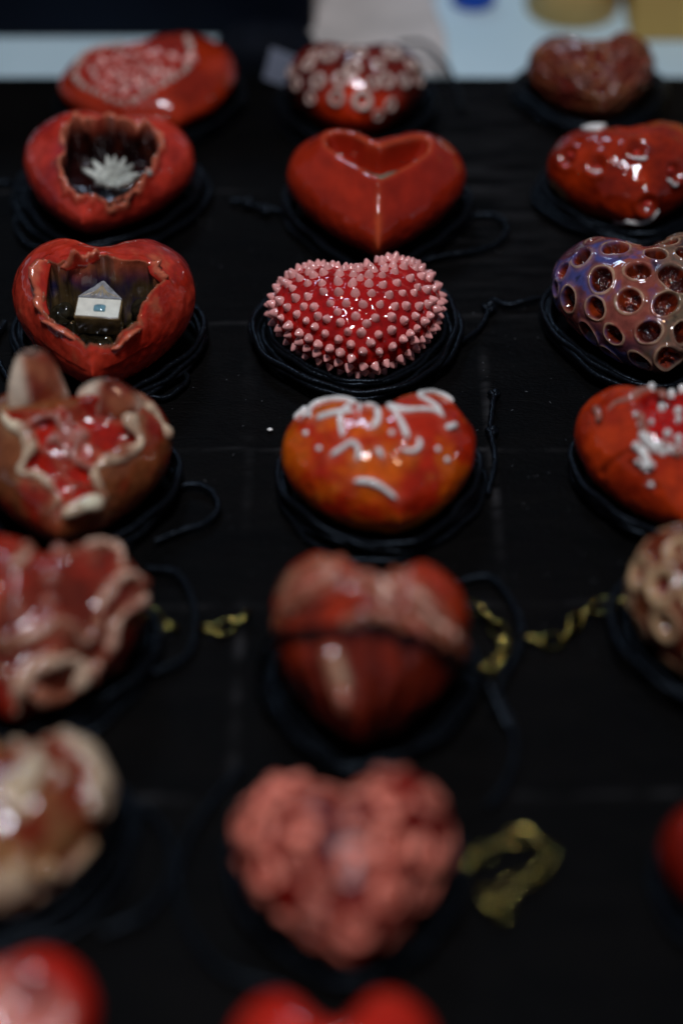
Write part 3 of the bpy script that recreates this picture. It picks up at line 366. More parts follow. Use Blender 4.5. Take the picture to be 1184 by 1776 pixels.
def poly_sdf(X, poly):
    poly = np.asarray(poly, float); n = len(poly)
    best = np.full(len(X), 1e9); vec = np.zeros((len(X), 2)); inside = np.zeros(len(X), bool)
    for i in range(n):
        a, b = poly[i], poly[(i+1)%n]; e = b-a; w = X-a
        t = np.clip((w@e)/(e@e+1e-12), 0, 1); d = t[:,None]*e-w; q = np.hypot(d[:,0], d[:,1])
        m = q < best; best[m] = q[m]; vec[m] = d[m]
        if a[1] != b[1]:
            c = ((a[1] > X[:,1]) != (b[1] > X[:,1])) & (X[:,0] < (b[0]-a[0])*(X[:,1]-a[1])/(b[1]-a[1])+a[0])
            inside ^= c
    return np.where(inside, -best, best), vec/(best[:,None]+1e-6)
def near(P, q):
    return int(((P-np.asarray(q[:3]))**2).sum(1).argmin())
def seg_dist(P, line, step=.05):                     # distance of every vertex to a polyline on the surface
    C = catmull(line, step); d = np.full(len(P), 9.)
    for c in C: d = np.minimum(d, np.linalg.norm(P-c, axis=1))
    return d
def drape(P, N, line, off, step=.05):                # a path that lies on the surface
    C = catmull(line, step); out = []
    for c in C:
        d = ((P-c)**2).sum(1); idx = np.argpartition(d, 5)[:5]; w = 1/(d[idx]+1e-4); w /= w.sum()
        out.append((P[idx]*w[:,None]).sum(0)+off*(N[idx]*w[:,None]).sum(0))
    out = np.array(out)
    for _ in range(2):
        if len(out) > 4: out[1:-1] = (out[:-2]+2*out[1:-1]+out[2:])/4
    return out
def on_normal(p, n, spin=0., sc=(1,1,1)):
    n = Vector(n).normalized()
    q = n.to_track_quat('Z', 'Y').to_matrix().to_4x4()
    return Matrix.Translation(Vector(p)*U) @ q @ Matrix.Rotation(spin, 4, 'Z') @ Matrix.Diagonal((*sc, 1))
def put(name, me, parent, M):
    o = bpy.data.objects.new(name, me); COL.objects.link(o); o.parent = parent; o.matrix_local = M; return o
def sel_up(P): return P[:,2] > .45*P[:,2].max()

def carve(P, N, poly, zf, w=.10, over=.0, jag=.05, jf=4., seed=0, floor=.06, ff=3., back=False):
    """Sink the surface inside the outline poly to a floor at height zf; returns the depth inside the rim (cm)."""
    sd, vec = poly_sdf(P[:,:2], poly)
    sd = sd+jag*fbm(P*np.array([1,1,.3]), jf, seed, 3)
    d = np.where(sel_up(P), -sd, -9.)
    t = sstep(0, w, d)
    fl = zf+floor*fbm(P*np.array([1,1,.2]), ff, seed+3, 3)
    Q = P.copy()
    Q[:,2] = P[:,2]*(1-t)+np.minimum(fl, P[:,2])*t
    k = over*np.sin(np.clip(d/(w*2.2), 0, 1)*math.pi)*(sstep(-.2, .5, P[:,1]) if back else 1)
    Q[:,0] += vec[:,0]*k; Q[:,1] += vec[:,1]*k
    return Q, d
HEART_GROUP = 'ceramic heart pendants laid out in rows on the black board'
BODY = {}
def start(n, level=None):
    f = dict(FIT[n]); loc, rot = f.pop('loc'), f.pop('rot')
    lv = level or 6
    P, F = heart_body(level=lv, **f)
    return P, F, vnormals(P, F), FEAT[n], loc, rot
def root_of(n, loc, rot, label):
    r = empty('ceramic_heart', loc, rot); tag(r, label, 'pendant', HEART_GROUP); return r
def strands(root, P, N, lines, r, mat, name, off=.3, seg=8, wob=.2, flat=1., end=.1, cols=None):
    for i, l in enumerate(lines):
        pth = drape(P, N, l, r*off)
        if wob > .35: pth = pth+.035*np.stack([vnoise(pth, 3.5, i+40), vnoise(pth, 3.5, i+60), pth[:,2]*0], 1)
        V, F = tube(pth, taper(len(pth), r, end, i*3+1, wob), seg, flat=flat)
        cc = mix(cols[0], cols[1], sstep(-.35, .45, fbm(V, 2.6, i+70, 3))) if cols else None
        add(name, mesh(name, V, F, cc, mat), root)
def bump_lines(P, N, lines, amp, w):
    d = np.full(len(P), 9.)
    for l in lines: d = np.minimum(d, seg_dist(P, l))
    g = np.exp(-(d/w)**2)
    return P+N*(amp*g)[:,None], g
def ribbon(line, N_at, out_at, h, lean, thick, seed=0, rows=6):
    """a torn flap of clay standing on a rim line: curved sheet with thickness"""
    C = catmull(line, .03); n = len(C); t = np.linspace(0, 1, n)
    hh = h*np.sin(math.pi*np.clip(t, .02, .98))**.5*(1+.55*vnoise(np.stack([t*5+seed, t*0, t*0], 1), 1, seed)+.12*vnoise(np.stack([t*22, t*0, t*0], 1), 1, seed))
    V = []
    for side in (0, 1):
        for k in range(rows):
            q = k/(rows-1)
            th = thick*(1-.45*q)*(side-.5)
            V.append(C+N_at*(hh*q)[:,None]+out_at*((lean*hh*q*q)+th)[:,None]-N_at*.06)
    V = np.array(V); idx = np.arange(2*rows*n).reshape(2*rows, n)
    order = list(range(rows))+list(range(2*rows-1, rows-1, -1))
    F = []
    for a in range(len(order)):
        r0, r1 = order[a], order[(a+1)%len(order)]
        for i in range(n-1): F.append((idx[r0,i], idx[r0,i+1], idx[r1,i+1], idx[r1,i]))
    F.append([idx[r,0] for r in order]); F.append([idx[r,n-1] for r in order][::-1])
    return V.reshape(-1, 3), F

# ---------------------------------------------------------------- table, board and the things behind it
EDGE = 38.37
tb = add('table', mesh('table', *box(-45, 45, -6, 95, -3.4, -.42, .2), mat=simple('white_table_paper', (.43,.58,.63), (.50,.65,.70), 30, .6, .2, .1)))
tag(tb, None, None, kind='structure')
def board():
    nx, ny = 260, 620
    x = np.linspace(-17, 17, nx); y = np.linspace(6, EDGE, ny)
    X, Y = np.meshgrid(x, y, indexing='ij')
    P0 = np.stack([X.ravel(), Y.ravel(), X.ravel()*0], 1)
    z = .018*fbm(P0*np.array([.6,1.2,1]), 1.2, 5, 4)
    zb = z.copy()
    for ls in (GROUND['crease_h'], GROUND['crease_v']):
        for l in ls:
            d, _ = np.full(len(P0), 9.), 0
            L = np.array(l)[:,:2]
            for a, b in zip(L[:-1], L[1:]):
                e = b-a; w = P0[:,:2]-a; t = np.clip((w@e)/(e@e), 0, 1)
                d = np.minimum(d, np.linalg.norm(w-t[:,None]*e+.05*vnoise(P0, .8, 9)[:,None], axis=1))
            z += np.exp(-(d/.05)**2)*.030*(.6+.6*vnoise(P0, .9, 12))
    scuff_sheen = np.clip((z-zb)/.03, 0, 1)*sstep(-.5, .6, fbm(P0*np.array([1,2.,1]), 2.2, 31, 3)); z = np.minimum(z, .03)  # worn creases, painted paler to stand in for sheen on their ridges too
    P0[:,2] = z-.03
    wz = np.exp(-((P0[:,0]-3.2)/1.6)**2-((P0[:,1]-34)/4.)**2)*sstep(-.3,.5,fbm(P0*np.array([.5,3,1]),2.,51,4)); scuff_sheen = np.clip(scuff_sheen+.35*wz, 0, 1)
    top = P0; bot = P0.copy(); bot[:,2] = -.415
    idx = np.arange(nx*ny).reshape(nx, ny)
    F = np.stack([idx[:-1,:-1], idx[1:,:-1], idx[1:,1:], idx[:-1,1:]], -1).reshape(-1, 4)
    ring = np.concatenate([idx[:,0], idx[-1,1:], idx[-2::-1,-1], idx[0,-2:0:-1]])
    m = len(ring); V = np.concatenate([top, bot[ring]]); o = nx*ny
    Fs = np.array([(ring[(i+1)%m], ring[i], o+i, o+(i+1)%m) for i in range(m)])
    mt, Nn, L, B = newmat('black_leatherette')
    tc = Nn.new('ShaderNodeTexCoord')
    mp = Nn.new('ShaderNodeMapping'); mp.inputs['Scale'].default_value = (1, 2.2, 1); L.new(tc.outputs['Object'], mp.inputs['Vector'])
    n1 = Nn.new('ShaderNodeTexNoise'); n1.inputs['Scale'].default_value = 1100; n1.inputs['Detail'].default_value = 6; L.new(mp.outputs[0], n1.inputs['Vector'])
    n2 = Nn.new('ShaderNodeTexNoise'); n2.inputs['Scale'].default_value = 60; n2.inputs['Detail'].default_value = 6; n2.inputs['Roughness'].default_value = .7; L.new(mp.outputs[0], n2.inputs['Vector'])
    n3 = Nn.new('ShaderNodeTexNoise'); n3.inputs['Scale'].default_value = 14; n3.inputs['Detail'].default_value = 3; L.new(tc.outputs['Object'], n3.inputs['Vector'])
    cr = Nn.new('ShaderNodeValToRGB'); e = cr.color_ramp.elements
    e[0].position = .35; e[0].color = (.0010,.0012,.0014,1); e[1].position = .72; e[1].color = (.0046,.0038,.0034,1)
    mixv = Nn.new('ShaderNodeMath'); mixv.operation = 'ADD'; L.new(n2.outputs['Fac'], mixv.inputs[0]); L.new(n3.outputs['Fac'], mixv.inputs[1])
    hv = Nn.new('ShaderNodeMath'); hv.operation = 'MULTIPLY'; hv.inputs[1].default_value = .5; L.new(mixv.outputs[0], hv.inputs[0])
    L.new(hv.outputs[0], cr.inputs['Fac']); sa = Nn.new('ShaderNodeAttribute'); sa.attribute_name = 'col'
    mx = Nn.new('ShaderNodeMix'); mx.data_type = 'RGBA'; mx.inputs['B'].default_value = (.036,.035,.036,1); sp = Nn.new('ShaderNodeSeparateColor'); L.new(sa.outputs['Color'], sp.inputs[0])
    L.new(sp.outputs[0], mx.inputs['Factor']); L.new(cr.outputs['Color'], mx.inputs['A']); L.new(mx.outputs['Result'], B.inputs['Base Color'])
    vo = Nn.new('ShaderNodeTexVoronoi'); vo.feature = 'DISTANCE_TO_EDGE'; vo.inputs['Scale'].default_value = 55; L.new(mp.outputs[0], vo.inputs['Vector'])
    vr = Nn.new('ShaderNodeMapRange'); vr.inputs['From Max'].default_value = .06; L.new(vo.outputs['Distance'], vr.inputs['Value'])
    a1 = Nn.new('ShaderNodeMath'); a1.operation = 'MULTIPLY_ADD'; a1.inputs[1].default_value = .10; L.new(vr.outputs[0], a1.inputs[0]); L.new(n2.outputs['Fac'], a1.inputs[2])
    a2 = Nn.new('ShaderNodeMath'); a2.operation = 'MULTIPLY_ADD'; a2.inputs[1].default_value = .5; L.new(n1.outputs['Fac'], a2.inputs[0]); L.new(a1.outputs[0], a2.inputs[2])
    bp = Nn.new('ShaderNodeBump'); bp.inputs['Strength'].default_value = .8; bp.inputs['Distance'].default_value = .0006
    L.new(a2.outputs[0], bp.inputs['Height']); L.new(bp.outputs['Normal'], B.inputs['Normal'])
    B.inputs['Roughness'].default_value = .5; B.inputs['Specular IOR Level'].default_value = .035
    sc = np.zeros((len(V), 3)); sc[:len(scuff_sheen)] = scuff_sheen[:,None]
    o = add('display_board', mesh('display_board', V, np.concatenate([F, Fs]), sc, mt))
    tag(o, 'black leatherette display board with faint creases, under all the hearts', 'board')
board()
def backdrop_things():
    o = add('storage_box', mesh('storage_box', *box(-14, -.66, 40.9, 53, -.415, 7, .25), mat=simple('dark_navy_plastic', (.0015,.003,.008), (.004,.007,.016), 25, .55, .08)))
    tag(o, 'dark navy box at the top left edge, standing on the white table', 'box')
    r = empty('beige_cloth', (.85, 41.0, -.41)); tag(r, 'greyish beige folded cloth lying between the dark box and the white paper', 'cloth')
    n = 40; X, Y = np.meshgrid(np.linspace(-1.9, 1.6, n), np.linspace(-1.9, 6, n), indexing='ij')
    P = np.stack([X.ravel(), Y.ravel(), X.ravel()*0], 1)
    P[:,2] = .16+.10*fbm(P, .8, 3, 3); P[:,0] += .3*fbm(P, .5, 8, 2)-.12*P[:,1]*0
    I = np.arange(n*n).reshape(n, n); F = np.stack([I[:-1,:-1], I[1:,:-1], I[1:,1:], I[:-1,1:]], -1).reshape(-1, 4)
    B2 = P.copy(); B2[:,2] = .01
    ring = np.concatenate([I[:,0], I[-1,1:], I[-2::-1,-1], I[0,-2:0:-1]]); m = len(ring)
    Fs = np.array([(ring[(i+1)%m], ring[i], n*n+i, n*n+(i+1)%m) for i in range(m)])
    add('fabric', mesh('fabric', np.concatenate([P, B2[ring]]), np.concatenate([F, Fs]), mat=simple('beige_cotton', (.42,.39,.36), (.58,.53,.49), 60, .85, .1, .4)), r)
    r = empty('blue_cap', (3.28, 42.75, -.41)); tag(r, 'small bright blue cap at the top edge of the picture', 'cap')
    V, F = lathe([(.02,0),(.52,0),(.56,.05),(.56,.6),(.50,.68),(.02,.7)], 24)
    add('cap_body', mesh('cap_body', V, F, mat=simple('blue_plastic', (.006,.07,.50), (.01,.10,.62), 20, .35)), r)
    r = empty('round_wooden_box', (5.7, 42.45, -.41)); tag(r, 'round tan wooden box behind the brown veined heart', 'box')
    wood = simple('pale_wood', (.66,.40,.12), (.80,.50,.17), 40, .5, .3)
    V, F = lathe([(.02,0),(1.1,0),(1.14,.04),(1.14,1.1)], 40); add('box_base', mesh('box_base', V, F, mat=wood), r)
    V, F = lathe([(1.14,1.12),(1.18,1.14),(1.18,2.0),(1.1,2.06),(.02,2.06)], 40); add('lid', mesh('lid', V, F, mat=wood), r)
    o = add('cardboard_box', mesh('cardboard_box', *box(7.0, 14, 40.75, 47, -.415, 2.5, .06), mat=simple('kraft_cardboard', (.60,.38,.11), (.72,.46,.15), 30, .8, .1)))
    tag(o, 'tan cardboard box at the top right corner behind the rows', 'box')
    D, Fi = ico(4); V = np.sign(D)*np.abs(D)**.75*np.array([1.2,.75,.66]); V[:,2] = np.maximum(V[:,2], -.35)+.35; V += .07*np.stack([fbm(V,1.6,s,3) for s in (61,62,63)],1)
    o = add('fabric_pouch', mesh('fabric_pouch', V, Fi, mat=simple('dark_navy_fabric', (.0016,.0026,.0050), (.004,.006,.011), 200, .8, .1, .4)), None, (-1.78, 39.5, -.415))
    tag(o, 'dark navy fabric pouch behind the board edge between two back hearts', 'pouch')
    o = add('paper_tag', mesh('paper_tag', *box(-.34, .34, -.02, .02, 0, .75, .01), mat=simple('pale_blue_paper', (.13,.15,.20), (.19,.21,.26), 60, .6)))
    o.location = (-1.5*U, 38.0*U, .02*U); o.rotation_euler = (math.radians(-35), math.radians(28), math.radians(12))
    tag(o, 'small grey blue paper tag leaning beside the ringed heart at the back', 'tag')
backdrop_things()

# ---------------------------------------------------------------- the hearts
def finish(n, root, P, F, col, mat, hand=.016):
    N_ = vnormals(P, F); P = P+N_*(hand*fbm(P, 3.2, 77, 2)+.3*hand*fbm(P, 7.5, 79, 2))[:,None]
    col = col*(1+.22*fbm(P, 2.6, 78, 4))[:,None]*.77
    if n != 'C3': col = col*np.array([1.0, 1.04, .88])
    add('body', mesh('body', P, F, col, mat), root); BODY[n] = (P, root)
def c_(col, n): return np.repeat(np.asarray(col)[None], n, 0)

def heart_A1(n='A1'):
    P, F, N, fe, loc, rot = start(n)
    r = root_of(n, loc, rot, 'orange red heart with a hollow full of white tipped granules, back left corner')
    zt = P[:,2].max(); P, d = carve(P, N, fe['crater'], zt*.74, .14, 0, .03, 3, 1, .03)
    N = vnormals(P, F)
    col = mix(G(168,46,18), G(128,30,12), sstep(-.5, .5, fbm(P, 1.3, 2)))
    col = mix(col, G(150,42,34), sstep(-.05, .1, d))
    finish(n, r, P, F, col, M_SATIN)
    V, Fs = lathe([(.105,-.06),(.10,.03),(.07,.10),(.03,.135),(.004,.14)], 9)
    cs = mix(G(165,40,30), G(200,165,155), sstep(.07, .13, V[:,2])); sm = mesh('seed', V, Fs, cs, M_ROSE)
    for q in fe['beads']:
        i = near(P, q)
        for dx in (0,1,2):
            p = P[i]+np.array([rnd.uniform(-.06,.06)+(dx==1)*.15, rnd.uniform(-.06,.06)+(dx==2)*.14, 0]); p = P[near(P, p)]
            s = rnd.uniform(.65, 1.05); put('seed', sm, r, on_normal(p, (rnd.uniform(-.3,.3), rnd.uniform(-.3,.1), 1), 0, (s,s,s*rnd.uniform(.9,1.5))))
    V, Fs = lathe([(.09,-.05),(.085,.03),(.05,.075),(.004,.085)], 8); bm = mesh('rim_bead', V, Fs, mat=M_RING)
    for l in fe['rim']:
        C = catmull(l, .16)
        for c in C:
            i = near(P, c); s = rnd.uniform(.7, 1.05); put('rim_bead', bm, r, on_normal(P[i], N[i]+np.array([0,0,1.]), 0, (s,s,s)))

def ring_mesh(R, r0, name, mat, hz=.8):
    a = np.linspace(0, 2*math.pi, 28, endpoint=False)
    path = np.stack([R*np.cos(a), R*np.sin(a), .015+0*a], 1)
    V, F = tube(path, r0*(1+.12*np.sin(a*3+1)), 8, closed=True)
    V[:,2] *= hz; return mesh(name, V, F, mat=mat)
def heart_A2(n='A2'):
    P, F, N, fe, loc, rot = start(n)
    r = root_of(n, loc, rot, 'dark red heart covered with cream sucker rings, in the middle of the back row')
    col = mix(G(70,20,16), G(110,30,20), sstep(-.4,.4,fbm(P,1.6,2)))
    col = mix(col, G(190,46,12), sstep(-.35*P[:,1].max(), -.85*P[:,1].max(), P[:,1]))
    for q in fe['rings']:
        d = np.linalg.norm(P-np.array(q[:3]), axis=1); R = q[3]*.72
        P = P+N*(-.09*np.exp(-(d/(R*.55))**2)+.03*np.exp(-((d-R)/.07)**2))[:,None]
    finish(n, r, P, F, col, M_GLOSS)
    for q in fe['rings']:
        i = near(P, q); R = q[3]*.72; me = ring_mesh(R, .056*q[3]/.2, 'sucker_ring', M_RING)
        put('sucker_ring', me, r, on_normal(np.array(q[:3])+N[i]*.01, N[i], rnd.uniform(0,6)))
def heart_A3(n='A3'):
    P, F, N, fe, loc, rot = start(n)
    r = root_of(n, loc, rot, 'brown red heart with branching tan veins, before the round wooden box')
    f1, f2 = worley(P+.15*np.stack([vnoise(P,2,s) for s in (1,2,3)],1), 3.6, 5); e = np.exp(-((f2-f1)/.16)**2)
    P = P+N*(.05*e)[:,None]
    col = mix(G(74,22,16), G(100,30,20), sstep(-.4,.4,fbm(P,1.5,3))); col = mix(col, G(140,88,58), e*.9*sstep(-.4,.3,fbm(P,2,13)))
    finish(n, r, P, F, col, M_WET)
    strands(r, P, N, fe['veins'], .045, M_TAN, 'clay_vein', -.1, wob=.8)
def heart_B1(n='B1'):
    P, F, N, fe, loc, rot = start(n, 6)
    r = root_of(n, loc, rot, 'red hollowed heart with a jagged rim and pale petal shards inside')
    P0 = P.copy(); P, d = carve(P, N, fe['hole'], .85, .16, .16, .11, 5, 3, .15, 3)
    lip = np.exp(-((d+.03)/.09)**2); P[:,2] += lip*(.06+.13*fbm(P0, 5.5, 9, 2)); P += N*(lip*.03)[:,None]
    P = P + (np.exp(-((d+.12)/.06)**2)*-.02)[:,None]*N
    col = mix(G(204,58,46), G(160,38,28), sstep(-.4,.5,fbm(P0,1.4,2)))
    col = mix(col, G(140,40,52), sstep(.2,.9,fbm(P0,.9,7)+.5*(P0[:,0]<-.6))*.7)
    col = mix(col, G(198,112,90), np.exp(-((d-.0)/.06)**2)*sstep(-.9,.0,fbm(P0,3,4)))
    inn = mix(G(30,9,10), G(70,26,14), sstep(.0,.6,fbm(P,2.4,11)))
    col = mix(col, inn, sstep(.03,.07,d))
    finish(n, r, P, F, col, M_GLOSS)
    b = np.array(fe['shard_base'][0])
    for k, (an, le, w, el) in enumerate([(176,.54,.17,20),(150,.50,.16,34),(118,.46,.13,56),(95,.44,.12,60),(66,.44,.13,52),(36,.42,.14,40),(6,.44,.20,20),(-18,.38,.18,14),(-62,.34,.12,8),(-100,.30,.10,8),(-140,.34,.12,12)]):
        q = np.linspace(0, 1, 7); wd = w*np.array([.30,.62,.92,1.,.86,.55,.12]); V = []; Fc = []; le *= 1.25; w *= 1.5; wd = wd*1.5; el *= .55
        for i, t in enumerate(q):
            for s in (-1, -.35, .35, 1): V.append((t*le, s*wd[i]*.5, .10*(1-abs(s))*wd[i]/w+.10*t*t+.05))
            for s in (1, -1): V.append((t*le, s*wd[i]*.42, -.02+.10*t*t))
        for i in range(6):
            for j in range(6): Fc.append((i*6+j, i*6+(j+1)%6, (i+1)*6+(j+1)%6, (i+1)*6+j))
        Fc.append(tuple(range(5,-1,-1))); Fc.append(tuple(range(36,42)))
        M = Matrix.Translation(Vector(b)*U) @ Matrix.Rotation(math.radians(an), 4, 'Z') @ Matrix.Rotation(-math.radians(el), 4, 'Y')
        put('petal_shard', mesh('petal_shard', V, Fc, mat=M_SHARD, smooth=False), r, M)
    V, Fs = lathe([(.10,-.05),(.10,.02),(.06,.08),(.004,.1)], 10); me = mesh('glaze_drop', V, Fs, mat=M_SHARD)
    for dx, dy in ((.55,.35),(-.1,.62),(.12,.6)):
        p = P[near(P, b+np.array([dx,dy,.1]))]; put('glaze_drop', me, r, on_normal(p, (0,-.4,1), 0, (.8,.8,.8)))
def heart_B2(n='B2'):
    P, F, N, fe, loc, rot = start(n, 6)
    r = root_of(n, loc, rot, 'smooth glossy red heart with a neat heart shaped recess and a sharp front ridge')
    P0 = P.copy(); sd, vec = poly_sdf(P[:,:2], fe['hole']); d = np.where(sel_up(P), -sd-.07, -9.)
    lip = np.exp(-((d+.12)/.15)**2); P[:,2] += lip*.09
    t = sstep(-.03,.30,d); P[:,2] = P[:,2]*(1-t)+np.minimum(1.22, P[:,2])*t
    k = .10*np.sin(np.clip(d/.5,0,1)*math.pi); P[:,0] += vec[:,0]*k; P[:,1] += vec[:,1]*k
    col = mix(G(164,42,22), G(150,34,18), sstep(-.4,.4,fbm(P0,.8,2)))
    edge = np.exp(-((d+.03)/.05)**2)*.38
    rid = .5*np.exp(-((P0[:,0]+.02*vnoise(P0,4,3))/.075)**2)*sstep(-.35*P0[:,1].max(), -.98*P0[:,1].max(), P0[:,1])
    col = mix(col, G(196,92,52), np.clip(edge+.9*rid,0,.9))
    finish(n, r, P, F, col, M_SMOOTH)
    b = fe['pool'][0]; V, Fs = lathe([(.40,-.10),(.38,.0),(.25,.02),(.004,.022)], 24); V[:,0] *= 1.15; V[:,1] *= .8
    put('glass_pool', mesh('glass_pool', V, Fs, mat=M_POOL), r, Matrix.Translation(Vector((b[0], b[1], 1.27))*U))
def heart_B3(n='B3'):
    P, F, N, fe, loc, rot = start(n)
    r = root_of(n, loc, rot, 'orange red heart with small pits holding red nodules and thin white glaze glints')
    dd = np.full(len(P), 9.)
    for q in fe['nodules']:
        d = np.linalg.norm(P-np.array(q[:3]), axis=1); dd = np.minimum(dd, d)
        P = P+N*(-.13*np.exp(-(d/.13)**2)+.05*np.exp(-((d-.24)/.08)**2))[:,None]
    P = P+N*(.05*np.clip(fbm(P,2.2,6,2),0,1))[:,None]
    col = mix(G(160,42,10), G(120,26,8), sstep(-.4,.4,fbm(P,1.3,2))); col = mix(col, G(96,22,10), np.exp(-(dd/.13)**2)*.8)
    dp = np.full(len(P), 9.)
    for q in fe['patch']: dp = np.minimum(dp, np.linalg.norm(P-np.array(q[:3]), axis=1)/(.2))
    col = mix(col, G(180,150,105), sstep(1.1,.6,dp+.3*fbm(P,4,3)))
    finish(n, r, P, F, col, M_GLOSS)
    V, Fs = lathe([(.085,-.08),(.085,.0),(.06,.06),(.004,.08)], 10); me = mesh('nodule', V, Fs, mat=M_SEED)
    for q in fe['nodules']:
        i = near(P, q); put('nodule', me, r, on_normal(P[i], N[i], 0, (.9,.9,1.1)))
    strands(r, P, N, fe['glints'], .032, M_WHITE, 'glaze_glint', .25, wob=.5)
    strands(r, P, N, fe['ring'], .06, M_WHITE, 'sucker_ring', .4, wob=.3)
def heart_C1(n='C1'):
    P, F, N, fe, loc, rot = start(n, 7)
    r = root_of(n, loc, rot, 'red heart broken open like an eggshell, with a tiny white house inside')
    P0 = P.copy(); P, d = carve(P, N, fe['hole'], 1.05, .13, .24, .03, 5, 3, .26, 2.2, True)
    wl = sstep(.04,.12,d)*sstep(-.3,.5,P0[:,1]); P[:,0] += .16*wl*fbm(P,1.7,91,3); P[:,1] += .16*wl*fbm(P,1.7,92,3)
    lip = np.exp(-((d+.02)/.06)**2); P[:,2] += lip*.05*fbm(P0,6,9,2); P += N*(np.exp(-((d+.07)/.07)**2)*.03)[:,None]
    col = mix(G(214,60,44), G(168,38,26), sstep(-.4,.5,fbm(P0,1.6,2)))
    col = mix(col, G(226,118,86), sstep(.25,.8,fbm(P0,2.3,5))*.45)
    pur = sstep(.0,.7,P0[:,0]/1.6+.15)*sstep(.35,.9,P0[:,1]/1.6+.15+.3*fbm(P0,1.8,8))
    col = mix(col, G(96,40,54), pur*.8)
    wall = mix(G(170,84,62), G(120,70,54), sstep(-.3,.4,fbm(P0,4,4)))
    col = mix(col, wall, sstep(-.035,-.005,d)*sstep(-.8,.1,fbm(P0,3,14)+.3))
    wl2 = mix(G(92,72,50), G(44,40,78), sstep(-.05,.35,fbm(P,2.4,15)))
    col = mix(col, wl2, sstep(.02,.06,d))
    inn = mix(G(26,21,14), G(150,122,76), sstep(.0,.5,fbm(P,2.2,11)))
    col = mix(col, inn, sstep(.07,.13,d))
    finish(n, r, P, F, col, M_GLOSS)
    up = np.array([0,0,1.])
    cen = np.array([*np.mean(fe['hole'],0), 0.])
    for key, h, lean, th in (('flap_left',.22,.7,.15),('flap_spike',.36,-.1,.15),('flap_right',.18,.6,.15),('flap_low',.14,.7,.14),('flap_lowleft',.10,.8,.13)):
        l = fe[key][0]; C = catmull(l, .03); idx = [near(P0, c) for c in C]
        Na = N[idx]; o = C-cen; o[:,2] = 0; o /= np.linalg.norm(o,axis=1)[:,None]
        Na = Na*.4+up*.6
        V, Fs = ribbon(l, Na, o, h, lean, th, seed=len(key))
        V = V+np.array([0,0,1.])*0
        rw = np.tile(np.repeat(np.arange(6)/5., len(V)//12), 2); cc = mix(G(158,40,28), G(178,92,66), sstep(.55,1.,rw+.35*fbm(V,5,3)))
        m = mesh('torn_flap', V, Fs, cc, M_GLOSS); f = add('torn_flap', m, r)
    # the little house, lying face up with its base towards the camera
    b = Vector(fe['house'][0])
    b.y -= .05
    M = Matrix.Translation(b*U) @ Matrix.Rotation(math.radians(12), 4, 'X') @ Matrix.Rotation(math.radians(-4), 4, 'Z')
    w, hw, hr, dp = .42, .46, .44, .46
    pent = [(-w,0),(w,0),(w,hw),(0,hw+hr),(-w,hw)]
    import bmesh
    V, Fs = prism(pent, -dp, 0); bm = bmesh.new()
    bv = [bm.verts.new(v) for v in V]
    for f in Fs: bm.faces.new([bv[i] for i in f])
    bmesh.ops.bevel(bm, geom=bm.edges[:], offset=.03, segments=2, profile=.6, affect='EDGES'); bm.verts.index_update()
    Vh = [tuple(v.co) for v in bm.verts]; Fh = [[v.index for v in f.verts] for f in bm.faces]; bm.free()
    hs = put('house', mesh('house', Vh, Fh, mat=M_BROWNCLAY), r, M)
    Vw, Fw = prism([(-w+.03,.035),(w-.03,.02),(w-.03,hw-.01),(-w+.03,hw)], -.02, .018); add('wall', mesh('wall', Vw, Fw, mat=M_HOUSEWHITE, smooth=False), hs)
    Vw, Fw = prism([(-w+.01,hw+.01),(w-.01,hw),(.02,hw+hr-.02),(-.02,hw+hr-.02)], -.02, .024); add('roof', mesh('roof', Vw, Fw, mat=M_ROOF, smooth=False), hs)
    for k in range(-4, 5):
        x1 = k*.088; y1 = hw+.04+.02*(k%2); x0 = k*.016; y0 = hw+hr-.10-.03*abs(k)
        pth = catmull([(x0,y0,.022),((x0*.6+x1*.4)-.012*k,(y0+y1)/2,.026),(x1,y1,.022)], .03)
        Vt, Ft = tube(pth, taper(len(pth), .013, .15, k+9), 6); add('roof_line', mesh('roof_line', Vt, Ft, mat=M_ROOFLINE), hs)
    D, Fi = ico(3); Vd = D*np.array([.125,.09,.05]); q = np.abs(D[:,:2]).max(1); Vd[:,:2] *= (1/np.maximum(q,.75))[:,None]*.85
    Vd += np.array([.03,.22,.018]); add('window', mesh('window', Vd, Fi, mat=M_WINDOW), hs)
    D, Fi = ico(3)
    for k, q in enumerate(fe['balls']):
        s = [.22,.26,.22,.19,.22,.18,.17,.22][k]
        Vb = D*s*(1+.12*vnoise(D,2,k))[:,None]; p = np.array(q); fl = (d > .24) & (P[:,1] > b.y-.05); i0 = P[fl][((P[fl][:,:2]-p[:2])**2).sum(1).argmin()]; p[:2] = i0[:2]; p[2] = P[fl][((P[fl][:,:2]-p[:2])**2).sum(1).argmin()][2]+s*.45
        if np.linalg.norm(P[d < -.02]-p, axis=1).min() < s*.95+.02: continue
        add('glaze_bead', mesh('glaze_bead', Vb, Fi, mat=M_BLACKGLASS), r, p)
    V, Fs = lathe([(.20,-.03),(.20,0),(.14,.012),(.003,.014)], 20); V[:,1] *= .6
    fl = (d > .2) & (np.abs(P[:,0]-b.x) < .2); fy = P[fl][:,1].min(); fz = np.median(P[fl & (P[:,1] < fy+.3)][:,2])
    put('glass_pool', mesh('glass_pool', V, Fs, mat=M_BLACKGLASS), r, Matrix.Translation(Vector((b.x, fy+.40, fz+.06))*U))
